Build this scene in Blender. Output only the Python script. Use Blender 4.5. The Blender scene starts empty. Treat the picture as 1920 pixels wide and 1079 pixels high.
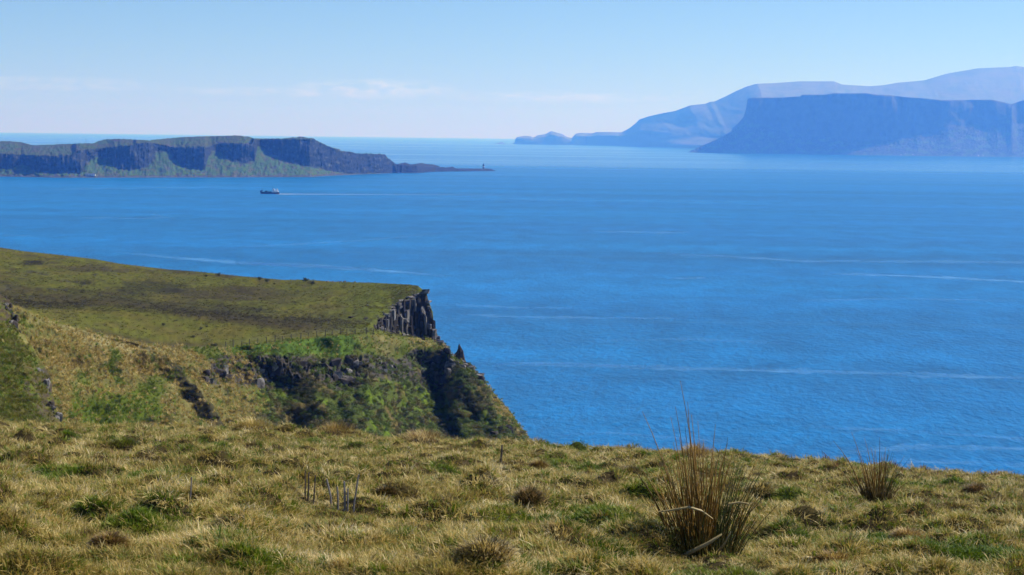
import bpy, bmesh, math, random
import numpy as np
from mathutils import Vector, Matrix

random.seed(7)
rng = np.random.default_rng(11)
SC = bpy.context.scene
COL = SC.collection
R = math.radians

# ------------------------------------------------------------------ camera
CAM_H = 85.0                     # eye height above the sea
FPX = 3583.0                     # focal length in photo pixels (1920 wide)
PITCH = math.atan((539.5 - 256.0) / FPX)
ROLL = math.atan(0.0125)
cam_d = bpy.data.cameras.new('camera')
cam_d.sensor_width = 36.0
cam_d.lens = FPX / 1920 * 36.0
cam_d.clip_start = 0.1
cam_d.clip_end = 250000
cam_d.dof.use_dof = True
cam_d.dof.focus_distance = 90
cam_d.dof.aperture_fstop = 26
cam = bpy.data.objects.new('camera', cam_d)
COL.objects.link(cam)
CAMROT = (Matrix.Rotation(R(90) - PITCH, 3, 'X') @ Matrix.Rotation(ROLL, 3, 'Z'))
cam.matrix_world = Matrix.Translation((0, 0, CAM_H)) @ CAMROT.to_4x4()
SC.camera = cam

# ------------------------------------------------------------------ sky and sun
SUN_AZ, SUN_EL = 62.0, 42.0      # degrees right of the view, above the horizon
w = bpy.data.worlds.new('World')
SC.world = w
w.use_nodes = True
nt = w.node_tree
for n in list(nt.nodes):
    nt.nodes.remove(n)


def node(nt, kind, **kw):
    n = nt.nodes.new(kind)
    for k, v in kw.items():
        if k.startswith('i_'):
            n.inputs[k[2:].replace('_', ' ')].default_value = v
        else:
            setattr(n, k, v)
    return n


def math_node(nt, op, a, b=None, c=None, clamp=False):
    n = nt.nodes.new('ShaderNodeMath')
    n.operation = op
    n.use_clamp = clamp
    for i, v in enumerate((a, b, c)):
        if v is None:
            continue
        if isinstance(v, (int, float)):
            n.inputs[i].default_value = v
        else:
            nt.links.new(v, n.inputs[i])
    return n.outputs[0]


sky = node(nt, 'ShaderNodeTexSky', sky_type='NISHITA')
sky.sun_disc = False
sky.sun_elevation = R(SUN_EL)
sky.sun_rotation = R(SUN_AZ)
sky.altitude = 0
sky.air_density = 0.75
sky.dust_density = 0.0
sky.ozone_density = 8.0
tc = node(nt, 'ShaderNodeTexCoord')
sep = node(nt, 'ShaderNodeSeparateXYZ')
nt.links.new(tc.outputs['Generated'], sep.inputs[0])
az = math_node(nt, 'ARCTAN2', sep.outputs[0], sep.outputs[1])
el = math_node(nt, 'ARCSINE', sep.outputs[2])
cmb = node(nt, 'ShaderNodeCombineXYZ')
nt.links.new(math_node(nt, 'MULTIPLY', az, 60.0), cmb.inputs[0])
nt.links.new(math_node(nt, 'MULTIPLY', el, 170.0), cmb.inputs[1])
cn = node(nt, 'ShaderNodeTexNoise', i_Scale=1.3, i_Detail=9.0, i_Roughness=0.62)
nt.links.new(cmb.outputs[0], cn.inputs['Vector'])
cloud = None
for (a0, e0, ra, re, amp) in ((-0.071, 0.0235, 0.034, 0.0042, .85), (-0.238, 0.0238, 0.05, 0.003, .42),
                              (0.02, 0.0205, 0.05, 0.0022, .62), (-0.12, 0.0215, .05, .002, .55), (0.42, 0.024, 0.08, 0.005, .8),
                              (-0.6, 0.026, 0.1, 0.006, .8), (1.1, 0.03, 0.12, 0.006, .8), (-1.5, 0.03, 0.2, 0.007, .8)):
    da = math_node(nt, 'DIVIDE', math_node(nt, 'SUBTRACT', az, a0), ra)
    de = math_node(nt, 'DIVIDE', math_node(nt, 'SUBTRACT', el, e0), re)
    d2 = math_node(nt, 'ADD', math_node(nt, 'MULTIPLY', da, da), math_node(nt, 'MULTIPLY', de, de))
    m = math_node(nt, 'MULTIPLY', math_node(nt, 'SUBTRACT', 1.0, math_node(nt, 'MULTIPLY', d2, 0.5), clamp=True), amp)
    cloud = m if cloud is None else math_node(nt, 'MAXIMUM', cloud, m)
cm = math_node(nt, 'MULTIPLY', cloud, math_node(nt, 'MULTIPLY_ADD', cn.outputs[0], 3.2, -1.25, clamp=True))
mixc = node(nt, 'ShaderNodeMix', data_type='RGBA')
nt.links.new(cm, mixc.inputs[0])
nt.links.new(sky.outputs[0], mixc.inputs[6])
mixc.inputs[7].default_value = (8.6, 9.6, 10.5, 1)
bg = node(nt, 'ShaderNodeBackground', i_Strength=0.093)
nt.links.new(mixc.outputs[2], bg.inputs[0])
wo = node(nt, 'ShaderNodeOutputWorld')
nt.links.new(bg.outputs[0], wo.inputs[0])

sun_d = bpy.data.lights.new('sun', 'SUN')
sun_d.energy = 5.0
sun_d.angle = R(0.5)
sun_d.color = (1.0, 0.965, 0.915)
sun = bpy.data.objects.new('sun', sun_d)
COL.objects.link(sun)
sdir = Vector((math.sin(R(SUN_AZ)) * math.cos(R(SUN_EL)), math.cos(R(SUN_AZ)) * math.cos(R(SUN_EL)), math.sin(R(SUN_EL))))
sun.rotation_euler = sdir.to_track_quat('Z', 'Y').to_euler()
sun.location = sdir * 300

SC.view_settings.view_transform = 'Standard'
SC.view_settings.look = 'None'
SC.view_settings.gamma = 1.0
SC.view_settings.exposure = 0.25
SC.view_settings.use_curve_mapping = False
SC.render.engine = 'CYCLES'
SC.cycles.max_bounces = 6
SC.cycles.volume_bounces = 2
SC.cycles.use_denoising = True

# ------------------------------------------------------------------ helpers
CR = np.array(CAMROT)


def ray(px, py):
    """world direction (forward component 1) seen at a photo pixel"""
    px, py = np.broadcast_arrays(np.asarray(px, float), np.asarray(py, float))
    d = np.stack([(px - 959.5) / FPX, -(py - 539.5) / FPX, -np.ones_like(px)], -1) @ CR.T
    return d / d[..., 1:2]


def P(px, py, D):
    d = ray(px, py) * np.asarray(D, float)[..., None]
    d[..., 2] += CAM_H
    return d


def sea_pt(px, py, z=0.0):
    d = ray(px, py)
    return P(px, py, (z - CAM_H) / d[..., 2])


_perm = np.random.default_rng(3).permutation(256)
_perm = np.concatenate([_perm, _perm, _perm])
_g = np.random.default_rng(4).normal(size=(256, 3))
_g /= np.linalg.norm(_g, axis=1)[:, None]


def noise3(x, y, z=0.0):
    x, y, z = np.broadcast_arrays(np.asarray(x, float), np.asarray(y, float), np.asarray(z, float))
    xi, yi, zi = np.floor(x).astype(int), np.floor(y).astype(int), np.floor(z).astype(int)
    xf, yf, zf = x - xi, y - yi, z - zi
    u, v, s = [t * t * t * (t * (t * 6 - 15) + 10) for t in (xf, yf, zf)]

    def g(i, j, k):
        h = _perm[_perm[_perm[(xi + i) & 255] + ((yi + j) & 255)] + ((zi + k) & 255)]
        gr = _g[h]
        return gr[..., 0] * (xf - i) + gr[..., 1] * (yf - j) + gr[..., 2] * (zf - k)
    l = lambda a, b, t: a + t * (b - a)
    return 1.6 * l(l(l(g(0, 0, 0), g(1, 0, 0), u), l(g(0, 1, 0), g(1, 1, 0), u), v),
                   l(l(g(0, 0, 1), g(1, 0, 1), u), l(g(0, 1, 1), g(1, 1, 1), u), v), s)


def fbm(x, y, z=0.0, oct=4, rough=0.5):
    a, f, t = 1.0, 1.0, 0.0
    for i in range(oct):
        t = t + a * noise3(np.asarray(x) * f + 17.3 * i, np.asarray(y) * f - 9.1 * i, np.asarray(z) * f + 4.7 * i)
        a *= rough
        f *= 2.03
    return t


def smooth(a, b, x):
    t = np.clip((np.asarray(x, float) - a) / (b - a), 0, 1)
    return t * t * (3 - 2 * t)


def curve(pts):
    a = np.array(pts, float)
    return lambda x: np.interp(x, a[:, 0], a[:, 1])


def lerp(a, b, t):
    t = np.asarray(t)[..., None] if np.ndim(a) != np.ndim(t) or np.ndim(t) == 0 else t
    return a + (b - a) * t


def cmix(c, d, t):
    """mix colour arrays (...,3) by a mask (...)"""
    return c + (np.asarray(d, float) - c) * np.clip(t, 0, 1)[..., None]


def mesh_from(name, verts, faces, mat=None, col=None, smooth_shade=True):
    me = bpy.data.meshes.new(name)
    verts = np.asarray(verts, np.float32).reshape(-1, 3)
    if isinstance(faces, np.ndarray):
        k = faces.shape[1]
        me.vertices.add(len(verts))
        me.vertices.foreach_set('co', verts.ravel())
        me.loops.add(faces.size)
        me.loops.foreach_set('vertex_index', faces.astype(np.int32).ravel())
        me.polygons.add(len(faces))
        me.polygons.foreach_set('loop_start', np.arange(0, faces.size, k, dtype=np.int32))
        me.polygons.foreach_set('loop_total', np.full(len(faces), k, np.int32))
        me.update(calc_edges=True)
        me.validate()
    else:
        me.from_pydata([tuple(map(float, v)) for v in verts], [], faces)
    if col is not None:
        col = np.asarray(col, np.float32).reshape(-1, col.shape[-1])
        if col.shape[1] == 3:
            col = np.concatenate([col, np.ones((len(col), 1), np.float32)], 1)
        at = me.attributes.new('col', 'FLOAT_COLOR', 'POINT')
        at.data.foreach_set('color', col.ravel())
    if smooth_shade:
        me.polygons.foreach_set('use_smooth', np.ones(len(me.polygons), bool))
    if mat:
        me.materials.append(mat)
    return me


def obj(name, me, parent=None, label=None, cat=None, group=None, kind=None, loc=None):
    o = bpy.data.objects.new(name, me)
    COL.objects.link(o)
    if parent is not None:
        o.parent = parent
    if loc is not None:
        o.location = loc
    for k, v in (('label', label), ('category', cat), ('group', group), ('kind', kind)):
        if v:
            o[k] = v
    return o


def grid_faces(m, n):
    i = np.arange(m * n).reshape(m, n)
    return np.stack([i[:-1, :-1], i[:-1, 1:], i[1:, 1:], i[1:, :-1]], -1).reshape(-1, 4)


def grid_normals(V):
    du = np.gradient(V, axis=0)
    dv = np.gradient(V, axis=1)
    n = np.cross(dv, du)
    n /= np.linalg.norm(n, axis=-1, keepdims=True) + 1e-9
    return n


def sheet(xs, rows, subs):
    """rows run from the near bottom to the far back: each (photo row y(x), distance D(x)).
    returns px, py, D, s as (rows, columns) arrays"""
    xs = np.asarray(xs, float)
    Y = np.array([np.broadcast_to(r[0](xs) if callable(r[0]) else r[0], xs.shape) for r in rows], float)
    Dd = np.array([np.broadcast_to(r[1](xs) if callable(r[1]) else r[1], xs.shape) for r in rows], float)
    s = np.concatenate([i + np.arange(k) / k for i, k in enumerate(subs)] + [[len(rows) - 1.0]])
    i0 = np.minimum(s.astype(int), len(rows) - 2)
    t = (s - i0)[:, None]
    PY = Y[i0] * (1 - t) + Y[i0 + 1] * t
    DD = Dd[i0] * (1 - t) + Dd[i0 + 1] * t
    PX = np.broadcast_to(xs, PY.shape).copy()
    S = np.broadcast_to(s[:, None], PY.shape).copy()
    return PX, PY, DD, S


# ------------------------------------------------------------------ materials
def new_mat(name):
    m = bpy.data.materials.new(name)
    m.use_nodes = True
    return m, m.node_tree, m.node_tree.nodes['Principled BSDF']


def land_mat(name, scale, rough=0.95, bump=0.4, bdist=0.2, var=0.5, spec=0.05):
    """vegetation / rock: colour comes from the mesh attribute, broken up by noise"""
    m, nt, b = new_mat(name)
    at = node(nt, 'ShaderNodeAttribute', attribute_name='col')
    geo = node(nt, 'ShaderNodeNewGeometry')
    n1 = node(nt, 'ShaderNodeTexNoise', i_Scale=scale, i_Detail=7.0, i_Roughness=0.65)
    nt.links.new(geo.outputs['Position'], n1.inputs['Vector'])
    f = math_node(nt, 'MULTIPLY_ADD', n1.outputs[0], 2 * var * 1.6, 1 - var * 1.6)
    f = math_node(nt, 'MAXIMUM', f, 0.15)
    mx = node(nt, 'ShaderNodeVectorMath', operation='SCALE')
    nt.links.new(at.outputs['Color'], mx.inputs[0])
    nt.links.new(f, mx.inputs['Scale'])
    nt.links.new(mx.outputs[0], b.inputs['Base Color'])
    bp = node(nt, 'ShaderNodeBump', i_Strength=bump, i_Distance=bdist)
    nt.links.new(n1.outputs[0], bp.inputs['Height'])
    nt.links.new(bp.outputs[0], b.inputs['Normal'])
    b.inputs['Roughness'].default_value = rough
    b.inputs['Specular IOR Level'].default_value = spec
    return m


def plain_mat(name, c, rough=0.7, spec=0.3, nscale=None, var=0.3, bump=0.0):
    m, nt, b = new_mat(name)
    b.inputs['Base Color'].default_value = (*c, 1)
    b.inputs['Roughness'].default_value = rough
    b.inputs['Specular IOR Level'].default_value = spec
    if nscale:
        tcn = node(nt, 'ShaderNodeTexCoord')
        n1 = node(nt, 'ShaderNodeTexNoise', i_Scale=nscale, i_Detail=6.0, i_Roughness=0.65)
        nt.links.new(tcn.outputs['Object'], n1.inputs['Vector'])
        mx = node(nt, 'ShaderNodeMix', data_type='RGBA')
        nt.links.new(math_node(nt, 'MULTIPLY_ADD', n1.outputs[0], 2.2, -0.6, clamp=True), mx.inputs[0])
        mx.inputs[6].default_value = (*[v * (1 - var) for v in c], 1)
        mx.inputs[7].default_value = (*[min(1, v * (1 + var)) for v in c], 1)
        nt.links.new(mx.outputs[2], b.inputs['Base Color'])
        if bump:
            bp = node(nt, 'ShaderNodeBump', i_Strength=bump, i_Distance=0.1)
            nt.links.new(n1.outputs[0], bp.inputs['Height'])
            nt.links.new(bp.outputs[0], b.inputs['Normal'])
    return m


# ------------------------------------------------------------------ sea
def sea_material():
    m, nt, b = new_mat('sea_water')
    geo = node(nt, 'ShaderNodeNewGeometry')
    pos = geo.outputs['Position']

    def noise(sx, sy, rot, detail=4.0, rough=0.55, dist=0.0):
        mp = node(nt, 'ShaderNodeMapping')
        mp.inputs['Rotation'].default_value = (0, 0, R(rot))
        mp.inputs['Scale'].default_value = (sx, sy, 1)
        nt.links.new(pos, mp.inputs['Vector'])
        n = node(nt, 'ShaderNodeTexNoise', i_Scale=1.0, i_Detail=detail, i_Roughness=rough, i_Distortion=dist)
        nt.links.new(mp.outputs[0], n.inputs['Vector'])
        return n.outputs[0]
    wav = noise(1 / 3.0, 1 / 7.0, 12, 4.0, 0.66)
    chop = noise(1 / 30.0, 1 / 60.0, -10, 3.0, 0.5)
    gust = noise(1 / 420.0, 1 / 260.0, 6, 3.0, 0.5)
    slick = noise(1 / 2600.0, 1 / 75.0, 14, 4.0, 0.5, 0.3)
    slickm = math_node(nt, 'MULTIPLY_ADD', slick, 9.0, -5.6, clamp=True)
    band = noise(1 / 14000.0, 1 / 900.0, 2, 3.0, 0.55)
    bandm = math_node(nt, 'MULTIPLY_ADD', band, 5.0, -2.3, clamp=True)
    # colour of the water body: deep blue, a little greener and paler in gusts
    mx = node(nt, 'ShaderNodeMix', data_type='RGBA')
    mx.inputs[6].default_value = (0.001, 0.094, 0.250, 1)
    mx.inputs[7].default_value = (0.002, 0.180, 0.44, 1)
    nt.links.new(math_node(nt, 'MULTIPLY_ADD', wav, 2.4, -0.7, clamp=True), mx.inputs[0])
    mx2 = node(nt, 'ShaderNodeMix', data_type='RGBA')
    nt.links.new(mx.outputs[2], mx2.inputs[6])
    mx2.inputs[7].default_value = (0.003, 0.13, 0.36, 1)
    nt.links.new(math_node(nt, 'MULTIPLY', math_node(nt, 'MULTIPLY_ADD', gust, 3.0, -1.0, clamp=True), 0.6), mx2.inputs[0])
    mx3 = node(nt, 'ShaderNodeMix', data_type='RGBA')
    nt.links.new(mx2.outputs[2], mx3.inputs[6])
    mx3.inputs[7].default_value = (0.03, 0.16, 0.34, 1)
    nt.links.new(math_node(nt, 'MULTIPLY', slickm, 0.5), mx3.inputs[0])
    mott = noise(1 / 26.0, 1 / 55.0, 4, 4.0, 0.7)
    lane = noise(1 / 1500.0, 1 / 160.0, 3, 4.0, 0.6)
    fac = math_node(nt, 'MULTIPLY', math_node(nt, 'MULTIPLY_ADD', mott, 1.3, .35), math_node(nt, 'MULTIPLY_ADD', lane, 1.1, .45))
    sc_ = node(nt, 'ShaderNodeVectorMath', operation='SCALE')
    nt.links.new(mx3.outputs[2], sc_.inputs[0])
    nt.links.new(fac, sc_.inputs['Scale'])
    nt.links.new(sc_.outputs[0], b.inputs['Base Color'])
    h = math_node(nt, 'MULTIPLY_ADD', chop, 0.9, math_node(nt, 'MULTIPLY', wav, 0.8))
    bp = node(nt, 'ShaderNodeBump', i_Distance=1.8)
    bst = math_node(nt, 'MULTIPLY_ADD', slickm, -0.4, 0.8)
    nt.links.new(h, bp.inputs['Height'])
    nt.links.new(bp.outputs[0], b.inputs['Normal'])
    b.inputs['IOR'].default_value = 1.33
    calm = node(nt, 'ShaderNodeMapRange', interpolation_type='SMOOTHSTEP')
    sx_ = node(nt, 'ShaderNodeSeparateXYZ')
    nt.links.new(pos, sx_.inputs[0])
    nt.links.new(sx_.outputs[1], calm.inputs[0])
    calm.inputs[1].default_value = 2800
    calm.inputs[2].default_value = 7500
    cal = math_node(nt, 'MULTIPLY', calm.outputs[0], math_node(nt, 'MULTIPLY_ADD', bandm, .5, .6, clamp=True))
    nt.links.new(math_node(nt, 'MULTIPLY_ADD', cal, 0.35, 0.2), b.inputs['Specular IOR Level'])
    nt.links.new(math_node(nt, 'MULTIPLY', bst, math_node(nt, 'MULTIPLY_ADD', cal, -.9, 1.0)), bp.inputs['Strength'])
    nt.links.new(math_node(nt, 'MULTIPLY_ADD', cal, -0.2, 0.34), b.inputs['Roughness'])
    return m


yy = np.concatenate([np.linspace(-3000, 4000, 60), np.geomspace(4200, 62000, 50)])
xx = np.concatenate([-np.geomspace(44000, 2200, 30), np.linspace(-2000, 2000, 41), np.geomspace(2200, 44000, 30)])
V = np.zeros((len(yy), len(xx), 3))
V[..., 0] = xx[None]
V[..., 1] = yy[:, None]
obj('sea', mesh_from('sea', V, grid_faces(*V.shape[:2]), sea_material()), kind='structure',
    label='deep blue rippled sea with pale slicks stretching to the horizon')

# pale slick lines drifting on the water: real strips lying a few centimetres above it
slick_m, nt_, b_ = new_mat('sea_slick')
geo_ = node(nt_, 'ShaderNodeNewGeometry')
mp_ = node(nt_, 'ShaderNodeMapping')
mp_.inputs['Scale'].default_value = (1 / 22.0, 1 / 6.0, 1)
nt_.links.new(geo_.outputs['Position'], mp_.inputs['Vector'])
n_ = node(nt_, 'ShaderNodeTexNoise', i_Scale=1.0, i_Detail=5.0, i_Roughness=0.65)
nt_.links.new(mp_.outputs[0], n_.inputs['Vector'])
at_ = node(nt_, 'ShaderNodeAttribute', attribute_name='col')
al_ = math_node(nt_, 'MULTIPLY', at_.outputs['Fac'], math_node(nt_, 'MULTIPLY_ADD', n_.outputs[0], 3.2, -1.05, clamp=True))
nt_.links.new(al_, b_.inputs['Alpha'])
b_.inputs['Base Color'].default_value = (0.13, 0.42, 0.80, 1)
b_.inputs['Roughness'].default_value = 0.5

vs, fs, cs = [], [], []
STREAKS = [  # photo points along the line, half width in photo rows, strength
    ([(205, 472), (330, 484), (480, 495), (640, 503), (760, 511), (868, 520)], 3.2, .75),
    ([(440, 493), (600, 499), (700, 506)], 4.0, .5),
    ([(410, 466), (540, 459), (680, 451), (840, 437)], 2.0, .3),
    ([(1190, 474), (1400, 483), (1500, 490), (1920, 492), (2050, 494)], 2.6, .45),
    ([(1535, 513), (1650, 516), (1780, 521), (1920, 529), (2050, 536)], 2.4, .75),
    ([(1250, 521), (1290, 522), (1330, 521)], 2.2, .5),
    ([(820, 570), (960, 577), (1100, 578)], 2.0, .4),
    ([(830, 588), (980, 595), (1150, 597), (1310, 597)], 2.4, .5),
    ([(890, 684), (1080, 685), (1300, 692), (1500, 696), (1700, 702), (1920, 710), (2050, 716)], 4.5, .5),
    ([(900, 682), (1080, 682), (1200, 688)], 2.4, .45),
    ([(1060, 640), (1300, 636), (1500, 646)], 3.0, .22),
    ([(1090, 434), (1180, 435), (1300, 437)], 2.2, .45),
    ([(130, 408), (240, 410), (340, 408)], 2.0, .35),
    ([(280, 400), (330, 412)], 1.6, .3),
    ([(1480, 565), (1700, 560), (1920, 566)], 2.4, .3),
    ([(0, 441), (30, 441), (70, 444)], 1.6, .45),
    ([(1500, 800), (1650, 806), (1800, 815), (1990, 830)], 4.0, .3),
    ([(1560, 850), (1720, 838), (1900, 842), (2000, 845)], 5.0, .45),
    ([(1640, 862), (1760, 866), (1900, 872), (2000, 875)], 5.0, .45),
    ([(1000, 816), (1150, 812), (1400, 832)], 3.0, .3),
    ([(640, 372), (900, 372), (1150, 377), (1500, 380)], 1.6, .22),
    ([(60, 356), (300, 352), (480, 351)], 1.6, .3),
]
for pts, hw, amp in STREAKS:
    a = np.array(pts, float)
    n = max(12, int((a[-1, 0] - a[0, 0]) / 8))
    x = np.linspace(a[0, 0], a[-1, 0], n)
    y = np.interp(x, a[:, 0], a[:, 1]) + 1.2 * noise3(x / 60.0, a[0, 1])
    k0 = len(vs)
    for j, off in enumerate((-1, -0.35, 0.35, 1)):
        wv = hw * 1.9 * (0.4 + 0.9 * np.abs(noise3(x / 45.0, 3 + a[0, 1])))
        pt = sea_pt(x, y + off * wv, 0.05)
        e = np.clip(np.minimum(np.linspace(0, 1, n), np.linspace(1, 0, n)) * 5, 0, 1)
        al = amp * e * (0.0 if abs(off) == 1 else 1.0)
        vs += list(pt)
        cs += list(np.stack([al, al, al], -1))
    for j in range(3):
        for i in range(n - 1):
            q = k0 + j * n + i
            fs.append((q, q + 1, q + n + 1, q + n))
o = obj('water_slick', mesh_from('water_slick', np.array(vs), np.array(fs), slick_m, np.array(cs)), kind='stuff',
        label='pale smooth slick lines drifting across the blue sea')

# ------------------------------------------------------------------ far coast: pale hills on the horizon
far_m = land_mat('far_hill_ground', 1 / 90.0, bump=0.3, bdist=15, var=0.3)
sk = curve([(955, 270.2), (963.7, 270), (965, 261), (970, 257), (984, 255), (995, 256), (999, 258.5), (1008, 254), (1022, 251.7), (1033, 246),
            (1043.5, 249), (1054, 251.7), (1062.5, 257), (1072, 259), (1079, 251), (1087, 249.5), (1111, 250.3), (1117, 248),
            (1144, 248), (1165, 248.4), (1179, 241), (1190, 232.7), (1198, 224.6), (1214, 219), (1238.6, 213.2), (1265.6, 208.3),
            (1293, 198), (1322.5, 194.8), (1331, 191), (1339, 190.7), (1360, 181), (1382, 170), (1401, 162), (1417, 157.6),
            (1454, 156), (1500, 152.8), (1562.5, 152.8), (1579, 159), (1630, 162), (1657, 160), (1682, 155.5), (1733, 151),
            (1774, 138.5), (1833, 128.4), (1896, 125.7), (1904, 123.8), (1920, 126.3), (2000, 131), (2120, 150), (2250, 190), (2330, 280)])
xs = np.arange(956, 2330, 2.0)
shore_y = curve([(955, 270.4), (963, 270.6), (1100, 272.6), (1160, 274.2), (1290, 278.8), (1420, 283), (2330, 290)])
sd = -CAM_H / ray(xs, shore_y(xs))[..., 2]
shore_D = lambda x: np.interp(x, xs, sd)
cl_y = lambda x: shore_y(x) - (shore_y(x) - sk(x)) * (.75 - .47 * smooth(1140, 1300, x))
PX, PY, DD, S = sheet(xs, [(lambda x: shore_y(x) + 1.0, lambda x: shore_D(x) * .995), (shore_y, shore_D),
                           (cl_y, lambda x: shore_D(x) + (90 + 170 * smooth(1140, 1300, x))),
                           (sk, lambda x: shore_D(x) + 500 + 2900 * smooth(1120, 1500, x) + 600 * smooth(1450, 2330, x)),
                           (lambda x: np.minimum(shore_y(x) - 2, sk(x) + 30), lambda x: shore_D(x) + 6500)], [1, 14, 40, 4])
D0 = DD.copy()
wt = np.clip(S - 1, 0, 1) * np.clip((3 - S) * 4, 0, 1)
DD = DD + wt * (60 * fbm(PX / 70, PY / 40, 1.0) + 10 * fbm(PX / 12, PY / 14, 2.0))
skew = smooth(1180, 1330, PX) * np.clip(3 - S, 0, 1) * smooth(1.2, 2.0, S)      # spurs run down to the right, not straight at the eye
V = P(PX + skew * (34 + 12 * noise3(PX / 40, S * 3, 2.0)), PY + wt * 0.6 * noise3(PX / 9, PY / 9, 5), DD)
V[0, :, 2] = -3
V[-1, :, 2] = -3
c = np.zeros(V.shape) + (0.155, 0.155, 0.08)
c = cmix(c, (0.17, 0.155, 0.085), smooth(-.2, .5, fbm(PX / 50, PY / 9, 3.0)))
c = cmix(c, (0.12, 0.13, 0.065), smooth(0.1, .6, fbm(PX / 30, PY / 18, 8.0)))
c = cmix(c, (0.10, 0.10, 0.09), smooth(.4, 0, S - 1.7) * smooth(1250, 1170, PX))
obj('distant_hills', mesh_from('distant_hills', V, grid_faces(*V.shape[:2]), far_m, c), kind='structure',
    label='pale hazy hills rising to the right behind the dark cliff headland')

# little islet off the end of the hills
xi = np.linspace(925, 948, 20)
iy = curve([(925, 270.6), (931, 269.4), (937, 267.4), (941, 266.6), (944, 268), (948, 270.6)])
d0 = -CAM_H / ray(xi, np.full_like(xi, 270.6))[..., 2]
PX, PY, DD, S = sheet(xi, [(270.9, lambda x: d0 - 60), (iy, lambda x: d0 + 40), (270.5, lambda x: d0 + 200)], [4, 4])
V = P(PX, PY, DD)
V[0, :, 2] = V[-1, :, 2] = -3
obj('islet', mesh_from('islet', V, grid_faces(*V.shape[:2]), far_m, np.zeros(V.shape) + (.1, .1, .09)), kind='structure',
    label='tiny rocky islet on the horizon off the tip of the hills')

# ------------------------------------------------------------------ far cliff headland (right)
cliff_m = land_mat('far_cliff_ground', 1 / 35.0, bump=0.6, bdist=14, var=0.5)
top = curve([(1290, 285.2), (1293, 284), (1322.5, 270.6), (1347, 260), (1371, 246), (1372.6, 241), (1385, 230), (1394, 219), (1398, 205.6), (1401, 186),
             (1404, 184.4), (1413, 183.4), (1462, 183.4), (1500, 181), (1503, 178), (1546, 178), (1562, 175.3), (1625, 175.3), (1644, 178),
             (1671, 179), (1698, 182.6), (1738.6, 185.3), (1766, 188), (1860, 187.2), (1882, 192), (1896, 195.5), (1909, 191), (1920, 188),
             (2000, 186), (2150, 192), (2260, 250), (2300, 285)])
bas = curve([(1290, 285.3), (1322.5, 272), (1347, 261.5), (1372, 247), (1394, 222), (1400, 222), (1440, 235), (1516, 252), (1590, 263), (1671, 263), (1725, 252),
             (1779, 238), (1847, 232), (1887, 222), (1897, 205), (1907, 232), (1960, 238), (2100, 240), (2300, 286)])
sh = curve([(1290, 285.6), (1420, 287.6), (1590, 291), (1920, 290.3), (2300, 292)])
xs = np.concatenate([np.arange(1290, 1420, .8), np.arange(1420, 1930, 1.4), np.arange(1930, 2300, 4)])
sD = curve([(1290, 11780), (1420, 11580), (1500, 11490), (1600, 11430), (1720, 11420), (1920, 11480), (2300, 12200)])
sh = lambda x: 539.5 + 0 * np.asarray(x) + np.interp(x, xs, shy)
shy = np.zeros_like(xs)
for _ in range(30):            # photo row of the waterline at that distance
    shy += (P(xs, 539.5 + shy, sD(xs))[..., 2]) / sD(xs) * FPX
base = lambda x: np.maximum(bas(x) + smooth(1400, 1440, x) * (6 * noise3(x / 34, 3.0) + 1.2 * noise3(x / 12, 5.0)), top(x) + .3)
lip = lambda x: top(x) + 0.0
rise = lambda x: np.mean([sh(x) - np.maximum(bas(x + k), top(x + k)) for k in np.linspace(-70, 70, 15)], 0)
PX, PY, DD, S = sheet(xs, [(lambda x: sh(x) + 1, lambda x: sD(x) - 30), (sh, sD),
                           (base, lambda x: sD(x) + 10 + rise(x) * 4.2),
                           (lip, lambda x: sD(x) + 60 + rise(x) * 4.2),
                           (lambda x: lip(x) + .3, lambda x: sD(x) + 900), (lambda x: sh(x) - 3, lambda x: sD(x) + 2400)], [1, 34, 34, 4, 2])
wt = np.clip(S - 1, 0, 1) * smooth(3.1, 2.95, S)
ridge = np.abs(noise3(PX / 7.5, PY / 70.0, 2.0)) + .5 * np.abs(noise3(PX / 3.1, PY / 40, 4.0))
clf = smooth(1.8, 2.1, S) * smooth(3.05, 2.95, S)
DD = DD + wt * (40 * fbm(PX / 45, PY / 60, 1.0, 3) * (.5 + .5 * clf)) + clf * ridge * 2.5
tal = smooth(2.05, 1.8, S)
V = P(PX, PY, DD)
N = grid_normals(V)
V = V + N * (tal * wt * (9 * fbm(PX / 4, PY / 3, 6.0, 4) + (7 + 8 * smooth(1540, 1480, PX) + 6 * smooth(1690, 1760, PX)) * np.maximum(0, noise3(PX / 1.8, PY / 1.4, 3))))[..., None]
V[0, :, 2] = V[-1, :, 2] = -3
c = np.zeros(V.shape) + (0.08, 0.078, 0.07)
tl = cmix(np.zeros(V.shape) + (.06, .06, .048), (.15, .145, .13), smooth(.15, .6, fbm(PX / 2.2, PY / 1.6, 9.0, 4)))
tl = cmix(tl, (.09, .13, .05), smooth(0, .4, fbm(PX / 16, PY / 8, 12.0, 3)))
c = cmix(c, tl, tal)
c = cmix(c, (.16, .16, .09), smooth(2.97, 3.0, S))
c = cmix(c, (.6, .57, .5), tal * smooth(.62, .8, noise3(PX / 1.6, PY / 1.3, 22.0)) * smooth(1.5, 1.05, S))
obj('cliff_headland', mesh_from('cliff_headland', V, grid_faces(*V.shape[:2]), cliff_m, c), kind='structure',
    label='great dark blue flat topped cliff headland with boulder slope below')

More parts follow.
